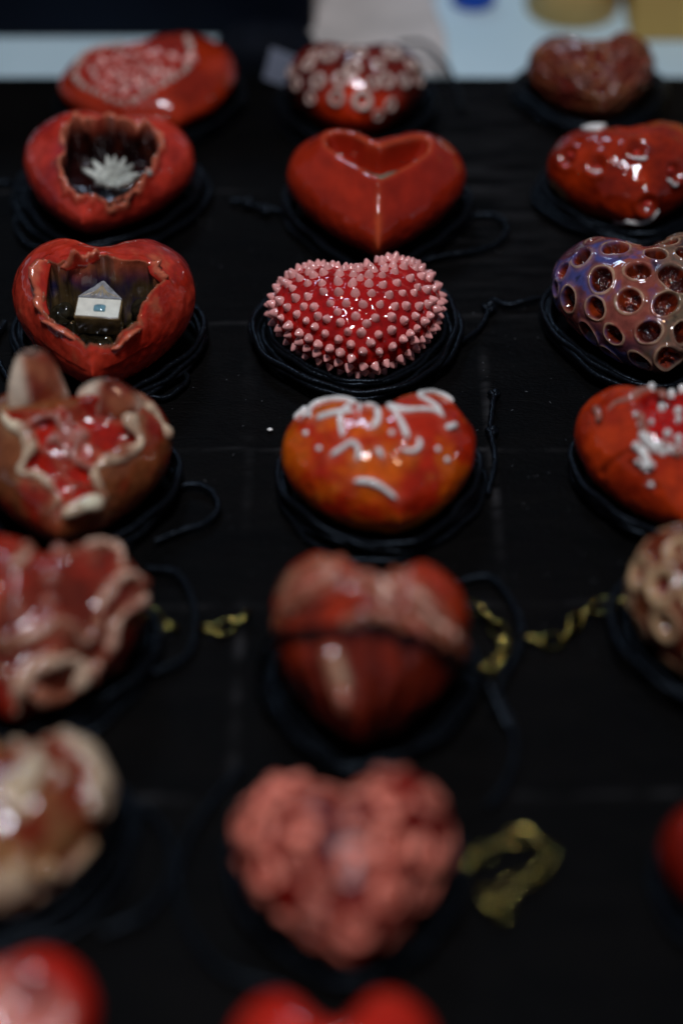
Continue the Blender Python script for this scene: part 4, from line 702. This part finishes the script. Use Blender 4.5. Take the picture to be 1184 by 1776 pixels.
def heart_C2(n='C2'):
    P, F, N, fe, loc, rot = start(n)
    r = root_of(n, loc, rot, 'glossy red heart covered all over with pale pink spikes')
    pts = [near(P, q) for q in fe['spikes']]
    Q = [P[i] for i in pts]
    cand = [i for i in range(0, len(P), 7) if P[i][2] > .22]
    rnd.shuffle(cand)
    dm = np.min(np.linalg.norm(P[cand][:,None]-np.array(Q)[None], axis=2), axis=1)
    while True:
        k = int(dm.argmax())
        if dm[k] < .185 or len(Q) > 297: break
        i = cand[k]; Q.append(P[i]); pts.append(i); dm = np.minimum(dm, np.linalg.norm(P[cand]-P[i], axis=1))
    g = np.zeros(len(P))
    for q in Q: g = np.maximum(g, np.exp(-(np.linalg.norm(P-q,axis=1)/.115)**2))
    col = mix(G(176,26,24), G(150,16,16), sstep(-.4,.4,fbm(P,1.6,2))); col = mix(col, G(196,84,78), sstep(.55,.95,g)*.6)
    P2 = P+N*(.05*g)[:,None]
    finish(n, r, P2, F, col, M_GLOSS)
    V, Fs = lathe([(.112,-.035),(.100,.03),(.078,.085),(.050,.135),(.026,.165),(.004,.175)], 9)
    sm = [mesh('spike', V*np.array([1,1,1])+np.array([0,0,0])+np.stack([.02*s*sstep(0,.17,V[:,2]), .0*V[:,0], 0*V[:,0]],1), Fs, mat=M_SPIKE) for s in (-1,0,1)]
    for j, i in enumerate(pts):
        s = rnd.uniform(.76, .96); nn = N[i]+np.array([rnd.uniform(-.1,.1) for _ in range(3)])
        put('spike', sm[j%3], r, on_normal(P2[i]-N[i]*.03, nn, rnd.uniform(0,6.28), (s,s,s*rnd.uniform(.78,1.0))))
def heart_C3(n='C3'):
    P, F, N, fe, loc, rot = start(n, 7)
    r = root_of(n, loc, rot, 'mottled blue and pink heart riddled with round brown holes like honeycomb')
    P0 = P.copy(); inn = np.full(len(P), -9.); rim = np.zeros(len(P)); depth = np.zeros(len(P))
    wv = .03*fbm(P0, 3, 3, 2)
    Q = [np.array(q) for q in fe['pits']]
    base = [q[:3] for q in Q]
    for i in range(0, len(P), 97):                  # more holes round the far side
        if len(Q) > 46: break
        if P[i][2] > .4 and min(np.linalg.norm(P[i]-b) for b in base) > .56: Q.append(np.array([*P[i], rnd.uniform(.15,.22)])); base.append(P[i])
    for k, q in enumerate(Q):
        rel = P0-q[:3]; i = near(P0, q); nn = N[i]
        t1 = np.cross(nn, (0,0,1.)); t1 /= np.linalg.norm(t1)+1e-6; t2 = np.cross(nn, t1)
        an = rnd.uniform(0, 3.14); st = rnd.uniform(.0,.16)
        u = rel@t1; v = rel@t2; uu = u*math.cos(an)+v*math.sin(an); vv = v*math.cos(an)-u*math.sin(an)
        d = np.hypot(uu*(1-st), vv*(1+st))+np.abs(rel@nn)*.3
        e = q[3]*.98-d-wv*1.6
        inn = np.maximum(inn, e)
    dep = .21*sstep(-.015, .085, inn)+.06*fbm(P0,11,4,2)*sstep(.05,.1,inn)
    rim = np.exp(-((inn+.035)/.035)**2)
    P = P0-N*dep[:,None]+N*(rim*.020)[:,None]
    a, b, c = fbm(P0,1.1,21), fbm(P0,1.5,31), fbm(P0,2.6,41)
    col = mix(G(132,66,54), G(82,46,58), sstep(-.2,.3,a))
    col = mix(col, G(62,68,122), sstep(-.16,.14,b+.4*c)*.9)
    col = mix(col, G(98,86,64), sstep(-.05,.5,P0[:,0]/1.2+.6*a+.40)*.9)
    col = mix(col, G(22,22,26), sstep(.2,.45,c+.3*P0[:,0]/1.4)*.85)
    col = mix(col, G(146,92,72), np.exp(-((inn+.06)/.06)**2)*.5*sstep(-.3,.4,fbm(P0,1.6,66)))
    col = mix(col, G(172,140,112), sstep(.45,.9,rim)*sstep(-.3,.3,fbm(P0,3,6))*.75)
    pit = mix(G(52,16,10), G(124,42,16), sstep(-.35,.5,fbm(P0,5,51)))
    col = mix(col, pit, sstep(-.005,.02,inn))
    finish(n, r, P, F, col, M_GLOSS)
def heart_D1(n='D1'):
    P, F, N, fe, loc, rot = start(n, 6)
    r = root_of(n, loc, rot, 'brown and red heart torn open, with ragged bone coloured edges and an ear flap')
    P0 = P.copy(); zt = P[:,2].max(); P, d = carve(P, N, fe['hole'], 0, .16, .04, .04, 4, 3, 0)
    sink = sstep(0,.16,d); P[:,2] = P0[:,2]-sink*(.32+.10*fbm(P0,2,6,3))
    P, g = bump_lines(P, N, fe['folds'], .10, .08)
    col = mix(G(122,66,40), G(140,34,22), sstep(-.15,.35,fbm(P0,1.2,4)))
    col = mix(col, G(100,70,42), sstep(.2,.7,fbm(P0,2,8))*.6)
    inn = mix(G(172,32,20), G(140,26,18), sstep(-.4,.4,fbm(P0,2,5))); inn = mix(inn, G(168,92,74), g*.75)
    f1, f2 = worley(P0+.2*np.stack([vnoise(P0,2,s) for s in (1,2,3)],1), 1.8, 5); e = np.exp(-((f2-f1)/.12)**2)*sstep(0,.1,d); P = P+N*(.05*e)[:,None]; inn = mix(inn, G(160,84,66), e*.7)
    de = np.full(len(P0), 9.)
    for l in fe['edges']+fe['bar']: de = np.minimum(de, seg_dist(P0, l, .06))
    col = mix(col, G(168,130,100), np.exp(-(de/.16)**2)*sstep(-.5,.5,fbm(P0,3,44))*.8)
    col = mix(col, inn, sstep(.0,.06,d))
    finish(n, r, P, F, col, M_WET)
    strands(r, P0, N, fe['edges'], .08, M_WET, 'torn_edge', .0, 10, 1.0, .75, cols=(G(124,70,48), G(206,180,150)))
    strands(r, P0, N, fe['bar'], .13, M_WET, 'torn_edge', .2, 10, .4, cols=(G(170,130,100), G(215,195,168)))
    N2 = vnormals(P, F); strands(r, P, N2, fe['folds'], .05, M_PINKSLIP, 'flesh_fold', .1, 8, .5)
    def ear(b, w, h, th, spin, lean, seed):
        n1, n2 = 15, 12; V = []; 
        for side in (1, -1):
            for i in range(n1):
                t = i/(n1-1)
                for j in range(n2):
                    s = j/(n2-1)*2-1
                    ww = w*math.sqrt(max(0, 1-(t*.99)**2.6))*(1+.08*math.sin(5*t+seed))
                    V.append((s*ww, side*th*(1-.5*t)*(1-s*s*.85)+.16*s*s*w-lean*t*t*h, t*h-.1))
        V = np.array(V); I = np.arange(2*n1*n2).reshape(2, n1, n2); Fc = []
        for k in range(2):
            for i in range(n1-1):
                for j in range(n2-1):
                    q = (I[k,i,j],I[k,i,j+1],I[k,i+1,j+1],I[k,i+1,j]); Fc.append(q if k else q[::-1])
        for i in range(n1-1):
            Fc.append((I[0,i,0],I[0,i+1,0],I[1,i+1,0],I[1,i,0])); Fc.append((I[0,i+1,-1],I[0,i,-1],I[1,i,-1],I[1,i+1,-1]))
        for j in range(n2-1): Fc.append((I[0,-1,j],I[0,-1,j+1],I[1,-1,j+1],I[1,-1,j]))
        V = V+.03*np.stack([fbm(V,3,seed+s) for s in range(3)],1)
        x = np.abs(V[:,0])/w; ed = np.maximum(sstep(.15,.55,-V[:,0]/w), sstep(.8,1.,V[:,2]/h)); ed = np.maximum(ed, sstep(.75,1.,V[:,0]/w)*.7)
        cc = mix(mix(G(104,38,22), G(128,72,46), sstep(-.2,.5,fbm(V,3,seed))), G(190,172,150), ed)
        put('ear_flap', mesh('ear_flap', V, Fc, cc, M_SATIN), r, Matrix.Translation(Vector(b)*U) @ Matrix.Rotation(spin, 4, 'Z'))
    b = list(fe['ear'][0]); b[2] = P[near(P0,b)][2]; ear(b, .50, .86, .14, math.radians(14), -.40, 2)
    b = list(fe['flap'][0]); b[2] = P[near(P0,b)][2]; ear(b, .56, .48, .16, math.radians(-12), -.45, 5)
def heart_D2(n='D2'):
    P, F, N, fe, loc, rot = start(n, 6)
    r = root_of(n, loc, rot, 'amber orange heart with white worm like strands around its cleft')
    col = mix(G(204,84,14), G(176,38,16), sstep(-.15,.35,fbm(P,1.5,3)+.25*sstep(-.6,.8,P[:,1])))
    col = mix(col, G(196,110,40), sstep(.2,.7,fbm(P,2.2,9))*.6)
    col = mix(col, G(196,120,20), sstep(.42,.12,P[:,2]/P[:,2].max()+.12*fbm(P,2,4))*sstep(.2,-.6,P[:,1]))
    col = mix(col, G(118,26,10), sstep(.3,.8,fbm(P,3.5,14))*.5)
    dd = np.full(len(P), 9.)
    for l in fe['strands']: dd = np.minimum(dd, seg_dist(P, l, .08))
    P = P+N*(.03*np.exp(-(dd/.12)**2)+.03*fbm(P,2,3,2)*sstep(0,.6,P[:,1]))[:,None]
    col = mix(col, G(206,96,76), np.exp(-(dd/.10)**2)*.55)
    finish(n, r, P, F, col, M_GLOSS)
    strands(r, P, N, fe['strands'], .052, M_WHITE, 'clay_strand', .25, 8, .3)
    V, Fs = lathe([(.07,-.04),(.068,.02),(.04,.055),(.004,.06)], 9); me = mesh('slip_dot', V, Fs, mat=M_WHITE)
    for q in fe['dots']:
        i = near(P, q); put('slip_dot', me, r, on_normal(P[i], N[i], 0, (.8,.8,.8)))
def heart_D3(n='D3'):
    P, F, N, fe, loc, rot = start(n, 6)
    r = root_of(n, loc, rot, 'orange red heart with a burst crater of white beads, at the right edge')
    P0 = P.copy(); P, d = carve(P, N, fe['crater'], 0, .14, .03, .06, 4, 3, 0); P[:,2] = P0[:,2]-sstep(0,.2,d)*(.26+.08*fbm(P0,3,6))
    P, g = bump_lines(P, N, fe['ridges'][3:], -.05, .06)
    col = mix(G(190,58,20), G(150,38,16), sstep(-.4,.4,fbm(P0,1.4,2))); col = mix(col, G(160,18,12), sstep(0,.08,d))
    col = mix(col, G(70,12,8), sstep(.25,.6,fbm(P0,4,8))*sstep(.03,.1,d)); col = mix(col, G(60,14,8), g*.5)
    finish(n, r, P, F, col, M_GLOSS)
    strands(r, P0, N, fe['ridges'][:4], .062, M_PINKSLIP, 'slip_ridge', .15, 8, .6)
    strands(r, P0, N, fe['ridges'][2:3]+fe['ridges'][6:], .055, M_WHITE, 'slip_ridge', .1, 8, .9)
    V, Fs = lathe([(.085,-.08),(.09,.02),(.07,.075),(.03,.10),(.004,.105)], 10); me = mesh('bead', V, Fs, mat=M_WHITE)
    for q in fe['beads']:
        i = near(P0, q); s = rnd.uniform(.5,.95); put('bead', me, r, on_normal(P[i]+N[i]*.05, N[i]+np.array([0,-.2,.4]), 0, (s,s,s*1.1)))
def heart_E1(n='E1'):
    P, F, N, fe, loc, rot = start(n)
    r = root_of(n, loc, rot, 'dark red heart with thick cream brain like ridges, at the left edge')
    P, g = bump_lines(P, N, fe['ridges'], .09, .12); P = P+N*(.06*fbm(P,2.0,4,3))[:,None]
    col = mix(G(150,34,20), G(100,34,22), sstep(-.3,.4,fbm(P,1.4,2)+.25*P[:,0])); col = mix(col, G(150,104,82), sstep(.3,1.,g+.35*fbm(P,3,21))*.6)
    f1, f2 = worley(P+.2*np.stack([vnoise(P,2,s) for s in (1,2,3)],1), 1.5, 5); e = np.exp(-((f2-f1)/.13)**2)*sstep(-.2,.5,fbm(P,1.5,23)); P = P+N*(.06*e)[:,None]; col = mix(col, G(150,100,80), e*.5)
    finish(n, r, P, F, col, M_WET)
    strands(r, P, N, fe['ridges'][:3]+fe['ridges'][5:], .066, M_WET, 'clay_ridge', -.2, 9, .8, cols=(G(128,66,50), G(196,160,136))); strands(r, P, N, fe['ridges'][3:5], .085, M_WET, 'clay_ridge', -.1, 9, .8, cols=(G(140,84,62), G(205,175,148)))
    V, Fs = lathe([(.12,-.05),(.12,.02),(.07,.09),(.004,.11)], 10); me = mesh('slip_dot', V, Fs, mat=M_PINKSLIP)
    for q in fe['lumps']:
        i = near(P, q); put('slip_dot', me, r, on_normal(P[i], N[i]))
def heart_E2(n='E2'):
    P, F, N, fe, loc, rot = start(n)
    r = root_of(n, loc, rot, 'red brown creased heart with a black cord drawn across its front')
    P, g = bump_lines(P, N, fe['folds'], .15, .09); P, gc = bump_lines(P, N, fe['clefts'], -.07, .09); P, gp = bump_lines(P, N, fe['patch'], .04, .10); P = P+N*(.05*fbm(P,1.8,4,3))[:,None]
    col = mix(G(160,46,22), G(108,32,18), sstep(-.3,.4,fbm(P,1.2,2)-.2*P[:,1])); left = sstep(.3,-.5,P[:,0]+.4*fbm(P,1.5,6))*sstep(-.4,.6,P[:,1])*sstep(-.1,.25,fbm(P*np.array([1,2.2,1]),1.8,36))
    col = mix(col, G(164,120,98), left*.55); col = mix(col, G(84,22,14), gc*.6); col = mix(col, G(196,166,146), gp*sstep(-.5,.3,fbm(P,3,46))*.8); col = mix(col, G(160,100,80), g*.75)
    finish(n, r, P, F, col, M_WET)
    strands(r, P, N, fe['folds'], .06, M_WET, 'flesh_fold', -.35, 8, .9, cols=(G(150,60,44), G(196,158,136)))
def heart_E3(n='E3'):
    P, F, N, fe, loc, rot = start(n, 6)
    r = root_of(n, loc, rot, 'cream lace like heart with dark red pits, at the right edge by the brass chain')
    P0 = P.copy(); cand = np.arange(0, len(P), 5); Q = [int(P[:,2].argmax())]; dm = np.linalg.norm(P[cand]-P[Q[0]], axis=1)
    while dm.max() > .50: k = int(cand[dm.argmax()]); Q.append(k); dm = np.minimum(dm, np.linalg.norm(P[cand]-P[k], axis=1))
    dd = np.full(len(P), 9.)
    for k in Q: dd = np.minimum(dd, np.linalg.norm(P0-P0[k], axis=1)/rnd.uniform(.85,1.15))
    dd = dd+.03*fbm(P0, 4, 3)
    P = P-N*(.20*sstep(.20,.06,dd))[:,None]+N*(.06*np.exp(-((dd-.25)/.07)**2))[:,None]
    t = sstep(.13,.19,dd)*sstep(.34,.24,dd); col = mix(G(104,22,14), G(188,152,122), t); col = mix(col, G(104,46,30), sstep(.26,.34,dd)*.9)
    finish(n, r, P, F, col, M_GLOSS)
def heart_F1(n='F1'):
    P, F, N, fe, loc, rot = start(n)
    r = root_of(n, loc, rot, 'white and rust brown marbled heart, blurred at the left edge')
    a = vnoise(P,1.7,5); b = fbm(P,3.0,8,3); t = sstep(-.02,.24,a+.6*b-.11)
    P = P+N*(.13*t+.05*b)[:,None]
    col = mix(G(118,40,20), G(194,168,150), t); col = mix(col, G(170,132,90), sstep(.1,.5,fbm(P,1.3,15))*.5)
    finish(n, r, P, F, col, M_GLOSS)
def heart_F2(n='F2'):
    P, F, N, fe, loc, rot = start(n)
    r = root_of(n, loc, rot, 'pink heart built from tightly packed little roses, blurred in the foreground')
    col = mix(G(128,20,14), G(92,14,10), sstep(-.3,.3,fbm(P,2,2)))
    finish(n, r, P, F, col, M_ROSE)
    V, Fs = lathe([(.24,-.14),(.285,-.03),(.27,.05),(.235,.10),(.19,.115),(.165,.085),(.145,.09),(.11,.10),(.08,.07),(.055,-.02),(.03,-.07),(.004,-.08)], 18)
    an = np.arctan2(V[:,1], V[:,0]); V[:,:2] *= (1+.07*np.sin(3*an+1)+.05*np.sin(7*an+V[:,2]*9))[:,None]; V[:,2] += .03*np.sin(2*an); V[:,2] *= .9
    rr = np.hypot(V[:,0],V[:,1]); cc = mix(G(120,8,8), G(178,104,86), sstep(.06,.13,rr)); cc = mix(cc, G(108,22,16), sstep(.06,-.04,V[:,2])*sstep(.2,.24,rr)); cc = mix(cc, G(170,80,62), np.exp(-((rr-.165)/.02)**2))
    me = mesh('rosette', V, Fs, cc, M_ROSE)
    cand = np.array([i for i in range(0, len(P), 5) if P[i][2] > .55 and not (abs(P[i][0]) < .2 and P[i][1] < -.42*FIT[n]['L'])]); Q = [int(P[:,2].argmax())]
    dm = np.linalg.norm(P[cand]-P[Q[0]], axis=1)
    while len(Q) < 90:
        k = int(dm.argmax())
        if dm[k] < .50: break
        i = cand[k]; Q.append(i); dm = np.minimum(dm, np.linalg.norm(P[cand]-P[i], axis=1))
    for i in Q:
        s = rnd.uniform(.90,1.15); put('rosette', me, r, on_normal(P[i]-N[i]*.075, N[i]+np.array([rnd.uniform(-.1,.1) for _ in range(3)]), rnd.uniform(0,6), (s,s,s)))
def heart_F3(n='F3'):
    P, F, N, fe, loc, rot = start(n)
    r = root_of(n, loc, rot, 'plain dark red heart, blurred and cut off by the lower right edge')
    col = mix(G(104,18,10), G(130,26,14), sstep(-.4,.4,fbm(P,1.2,2))); finish(n, r, P, F, col, M_SMOOTH)
def heart_G1(n='G1'):
    P, F, N, fe, loc, rot = start(n)
    r = root_of(n, loc, rot, 'bright red heart with a pink glazed bowl, in the lower left corner')
    P0 = P.copy(); P, d = carve(P, N, fe['hole'], 0, .3, 0, .02, 3, 1, 0); P[:,2] = P0[:,2]-sstep(0,.5,d)*.35
    col = mix(G(190,36,24), G(176,30,20), sstep(-.4,.4,fbm(P0,1.2,2))); col = mix(col, mix(G(196,110,104), G(120,50,56), sstep(0,.5,fbm(P0,2,5))), sstep(-.02,.18,d))
    finish(n, r, P, F, col, M_SMOOTH)
def heart_G2(n='G2'):
    P, F, N, fe, loc, rot = start(n)
    r = root_of(n, loc, rot, 'bright red smooth heart with two round lobes at the bottom edge')
    col = mix(G(196,40,24), G(180,30,18), sstep(-.4,.4,fbm(P,1.2,2))); finish(n, r, P, F, col, M_SMOOTH)
for fn in (heart_A1, heart_A2, heart_A3, heart_B1, heart_B2, heart_B3, heart_C1, heart_C2, heart_C3, heart_D1, heart_D2, heart_D3,
           heart_E1, heart_E2, heart_E3, heart_F1, heart_F2, heart_F3, heart_G1, heart_G2): fn()

# ---------------------------------------------------------------- black cords, wound round the foot of each heart
CORD_LABEL = dict(A1='black cord coiled around the foot of the granule filled heart', A2='black cord looped up behind the cream ringed heart',
 A3='black cord heaped around the brown veined heart', B1='black cord coiled around the heart with petal shards', B2='black cord with a loose loop beside the smooth recessed heart',
 B3='black cord coiled around the pitted orange red heart', C1='black cord coiled under the heart with the house', C2='black cord coiled under the spiked heart, its end knotted at right',
 C3='black cord coiled around the honeycomb heart', D1='black cord with a bent loop right of the torn heart', D2='black cord coiled around the amber heart with white strands',
 D3='black cord around the heart with white beads', E1='black cord looped right of the brain ridged heart', E2='black cord drawn over the creased red brown heart',
 E3='black cord around the cream lace heart', F1='black cord around the white and rust marbled heart', F2='black cord in a wide loop around the rose covered heart',
 F3='black cord around the plain dark red heart')
CR = .056
def smooth_ring(a, k):
    for _ in range(k): a = (np.roll(a,1)+2*a+np.roll(a,-1))/4
    return a
def coil(n, loops, spread, seed, tails, front=1.):
    P, root = BODY[n]; f = FIT[n]; R = rotmat(*f['rot']); Q = P@R.T+np.array(f['loc'])
    c = np.array([f['loc'][0], f['loc'][1]])
    low = Q[Q[:,2] < .50]; an = np.arctan2(low[:,1]-c[1], low[:,0]-c[0]); ra = np.hypot(low[:,0]-c[0], low[:,1]-c[1])
    nb = 72; b = ((an+math.pi)/(2*math.pi)*nb).astype(int)%nb
    rm = np.array([ra[b==k].max() if (b==k).any() else 0 for k in range(nb)])
    for _ in range(3): rm = np.maximum(rm, (np.roll(rm,1)+np.roll(rm,-1))/2)
    rm = np.maximum(smooth_ring(rm, 6), smooth_ring(rm, 1)-.02)+CR+.01
    rg = random.Random(seed); path = []; steps = 80
    th0 = rg.uniform(0, 6.28)
    a1, a2, ph1, ph2 = 0, 0, 0, 0
    L = []
    for l in range(loops):
        L.append((rg.uniform(.0, spread)*((l+.6)/loops)**.4, rg.uniform(-.05,.05), rg.uniform(0,6.28), rg.uniform(-.07,.07), rg.uniform(0,6.28), CR+.11*(l%4)*rg.uniform(.7,1.05)))
    tot = loops*steps
    for k in range(tot):
        u = k/steps; l = int(u); t = sstep(.6,1.,u-l); A = L[l]; B_ = L[min(l+1, loops-1)]
        g = [x+(y-x)*t for x, y in zip(A, B_)]
        th = th0+2*math.pi*u
        q = ((th+math.pi)/(2*math.pi)*nb)%nb; i0 = int(q)%nb; fr = q-int(q)
        base = rm[i0]*(1-fr)+rm[(i0+1)%nb]*fr
        fac = 1+(front-1)*max(0, -math.sin(th))
        rr = base+max(0., g[0]*fac+g[1]*math.sin(2*th+g[2])+g[3]*math.sin(3*th+g[4])+.02*math.sin(11*th+l))
        path.append((c[0]+rr*math.cos(th), c[1]+rr*math.sin(th), g[5]+.02*math.sin(5*th+l)))
    V, F = tube(np.array(path), CR, 8, twist=.10, pitch=11)
    for tl in tails:
        pth = catmull(tl, .05); pth[:,2] += CR*.2+.03*np.sin(np.linspace(0,9,len(pth)))**2
        v, fq = tube(pth, CR, 8, twist=.10, pitch=11); F = np.concatenate([F, fq+len(V)]); V = np.concatenate([V, v])
    o = np.array([c[0], c[1], 0.])
    ob = add('black_cord', mesh('black_cord', V-o, F, mat=M_CORD), None, o)
    tag(ob, CORD_LABEL[n], 'cord', 'black waxed cords wound under the hearts'); return ob
def knot(parent, g, s):
    t = np.linspace(0, 2*math.pi, 60, endpoint=False)
    K = np.stack([np.sin(t)+2*np.sin(2*t), np.cos(t)-2*np.cos(2*t), -np.sin(3*t)*1.2], 1)*s*.33
    V, F = tube(K, CR*.95, 8, closed=True, twist=.1, pitch=11)
    p = Vector([v*U for v in g])-parent.location; p.z = (s*.33+CR)*U
    put('knot', mesh('knot', V, F, mat=M_CORD), parent, Matrix.Translation(p))
C = {}
for k, (n, loops, spread, front) in enumerate([('A1',4,.25,1),('A2',6,.5,1),('A3',7,.5,1),('B1',6,.35,1),('B2',5,.22,1),('B3',7,.4,1),('C1',7,.45,.8),('C2',8,.48,1.2),('C3',7,.35,1),
        ('D1',4,.2,1),('D2',5,.35,1.3),('D3',4,.2,1),('E1',5,.4,1),('E2',5,.4,1),('E3',4,.3,1),('F1',5,.5,1),('F2',5,.4,1),('F3',3,.2,1)]):
    tails = list(GROUND.get('cord_'+n, []))
    if n == 'E2':                                   # one strand is pulled up over the heart
        P, root = BODY[n]; f = FIT[n]; R = rotmat(*f['rot']); N = vnormals(P, ico(6)[1])
        pth = drape(P, N, OVER, CR*1.1, .06)@R.T+np.array(f['loc'])
        e0, e1 = pth[0], pth[-1]; cc = np.array(f['loc'])
        o0 = e0+(e0-cc)*np.array([.12,.12,0]); o1 = e1+(e1-cc)*np.array([.25,.25,0])
        tails.append([(o0[0]-.05,o0[1]-.1,.1),(o0[0],o0[1],e0[2]*.6)]+[tuple(p) for p in pth[2:-2:3]]+[(o1[0],o1[1],e1[2]*.55),(o1[0]+.35,o1[1]-.7,.1)])
    C[n] = coil(n, loops, spread, 100+k, tails, front)
for (n, kn, s) in (('C2',0,.13),('B2',1,.12),('B2',2,.11),('D2',3,.09),('D2',4,.08)):
    knot(C[n], GROUND['knots'][kn][0], s)

# ---------------------------------------------------------------- brass chains
def link_mesh():
    a = np.linspace(0, 2*math.pi, 20, endpoint=False)
    V, F = tube(np.stack([.20*np.cos(a), .125*np.sin(a), 0*a], 1), .030, 7, closed=True); return mesh('link', V, F, mat=M_BRASS)
LINK = link_mesh()
def chain(key, label, clasp=False):
    pts = GROUND[key][0]; pth = catmull(pts, .02)
    r = empty('brass_chain', (pth[0][0], pth[0][1], 0)); tag(r, label, 'chain', 'brass extender chains')
    s = np.concatenate([[0], np.cumsum(np.linalg.norm(np.diff(pth,axis=0),axis=1))]); k = 0; d = 0.
    while d < s[-1]:
        p = np.array([np.interp(d, s, pth[:,a]) for a in range(3)]); q = np.array([np.interp(min(d+.05,s[-1]), s, pth[:,a]) for a in range(3)])-p
        if np.linalg.norm(q) < 1e-4: break
        rz = math.atan2(q[1], q[0]); ry = -math.atan2(q[2], np.hypot(q[0],q[1]))
        M = Matrix.Translation((Vector(p)-Vector((pth[0][0],pth[0][1],0)))*U) @ Matrix.Rotation(rz,4,'Z') @ Matrix.Rotation(ry,4,'Y') @ Matrix.Rotation(math.radians(25 if k%2 else -60)+rnd.uniform(-.3,.3),4,'X')
        put('link', LINK, r, M); k += 1; d += .305
    if clasp:
        e = np.array(pts[-1][:3])-np.array([pth[0][0],pth[0][1],0])
        cl = catmull([(0,0,0),(.25,.12,0),(.5,.05,0),(.62,-.1,0),(.5,-.22,0),(.2,-.2,0),(0,-.05,0)], .04, closed=True)
        V, F = tube(cl*.8, .038+.012*np.sin(np.linspace(0,6.28,len(cl))), 8, closed=True)
        put('lobster_clasp', mesh('lobster_clasp', V, F, mat=M_BRASS), r, Matrix.Translation(Vector((e[0]-.1,e[1]+.15,.14))*U) @ Matrix.Rotation(2.2,4,'Z') @ Matrix.Rotation(.5,4,'X'))
    return r
chain('chain_E1', 'short piece of brass chain touching the right side of the brain ridged heart')
chain('chain_E1b', 'small brass chain piece between the brain ridged heart and the creased heart', False)
chain('chain_E2', 'brass chain curled against the right side of the creased heart under the cord', True)
chain('chain_E3', 'brass chain running left from the cream lace heart')
chain('chain_F2', 'brass chain and clasp heaped right of the rose covered heart', True)

# ---------------------------------------------------------------- crumb and dust on the board
D, Fi = ico(2); g = GROUND['crumb'][0][0]
cr = add('crumb', mesh('crumb', D*np.array([.055,.042,.03])*(1+.15*vnoise(D,2,3))[:,None], Fi, mat=M_WHITE), None, (g[0], g[1], .02))
tag(cr, 'tiny white crumb on the black board left of the amber heart', 'crumb')
rd = np.random.RandomState(3); n = 420
pos = np.stack([rd.uniform(-7,7,n), rd.uniform(20,33,n), np.full(n,.005)], 1); an = rd.uniform(0,6.28,n); ln = rd.gamma(1.2,.008,n)+.006
V = []; F = []
for p, a, l in zip(pos, an, ln):
    dx, dy = math.cos(a)*l, math.sin(a)*l; w = .0035; b = len(V)
    V += [p+(dx-dy*.0,dy,0), p+(-dy/l*w,dx/l*w,0), p-(dx,dy,0), p+(dy/l*w,-dx/l*w,0), p+(0,0,.012)]
    F += [(b,b+1,b+4),(b+1,b+2,b+4),(b+2,b+3,b+4),(b+3,b,b+4)]
du = add('dust', mesh('dust', np.array(V), F, mat=simple('grey_lint', (.22,.24,.27), (.42,.45,.48), 300, .8, .1), smooth=False))
tag(du, 'pale dust specks scattered over the black board', 'dust', None, 'stuff')
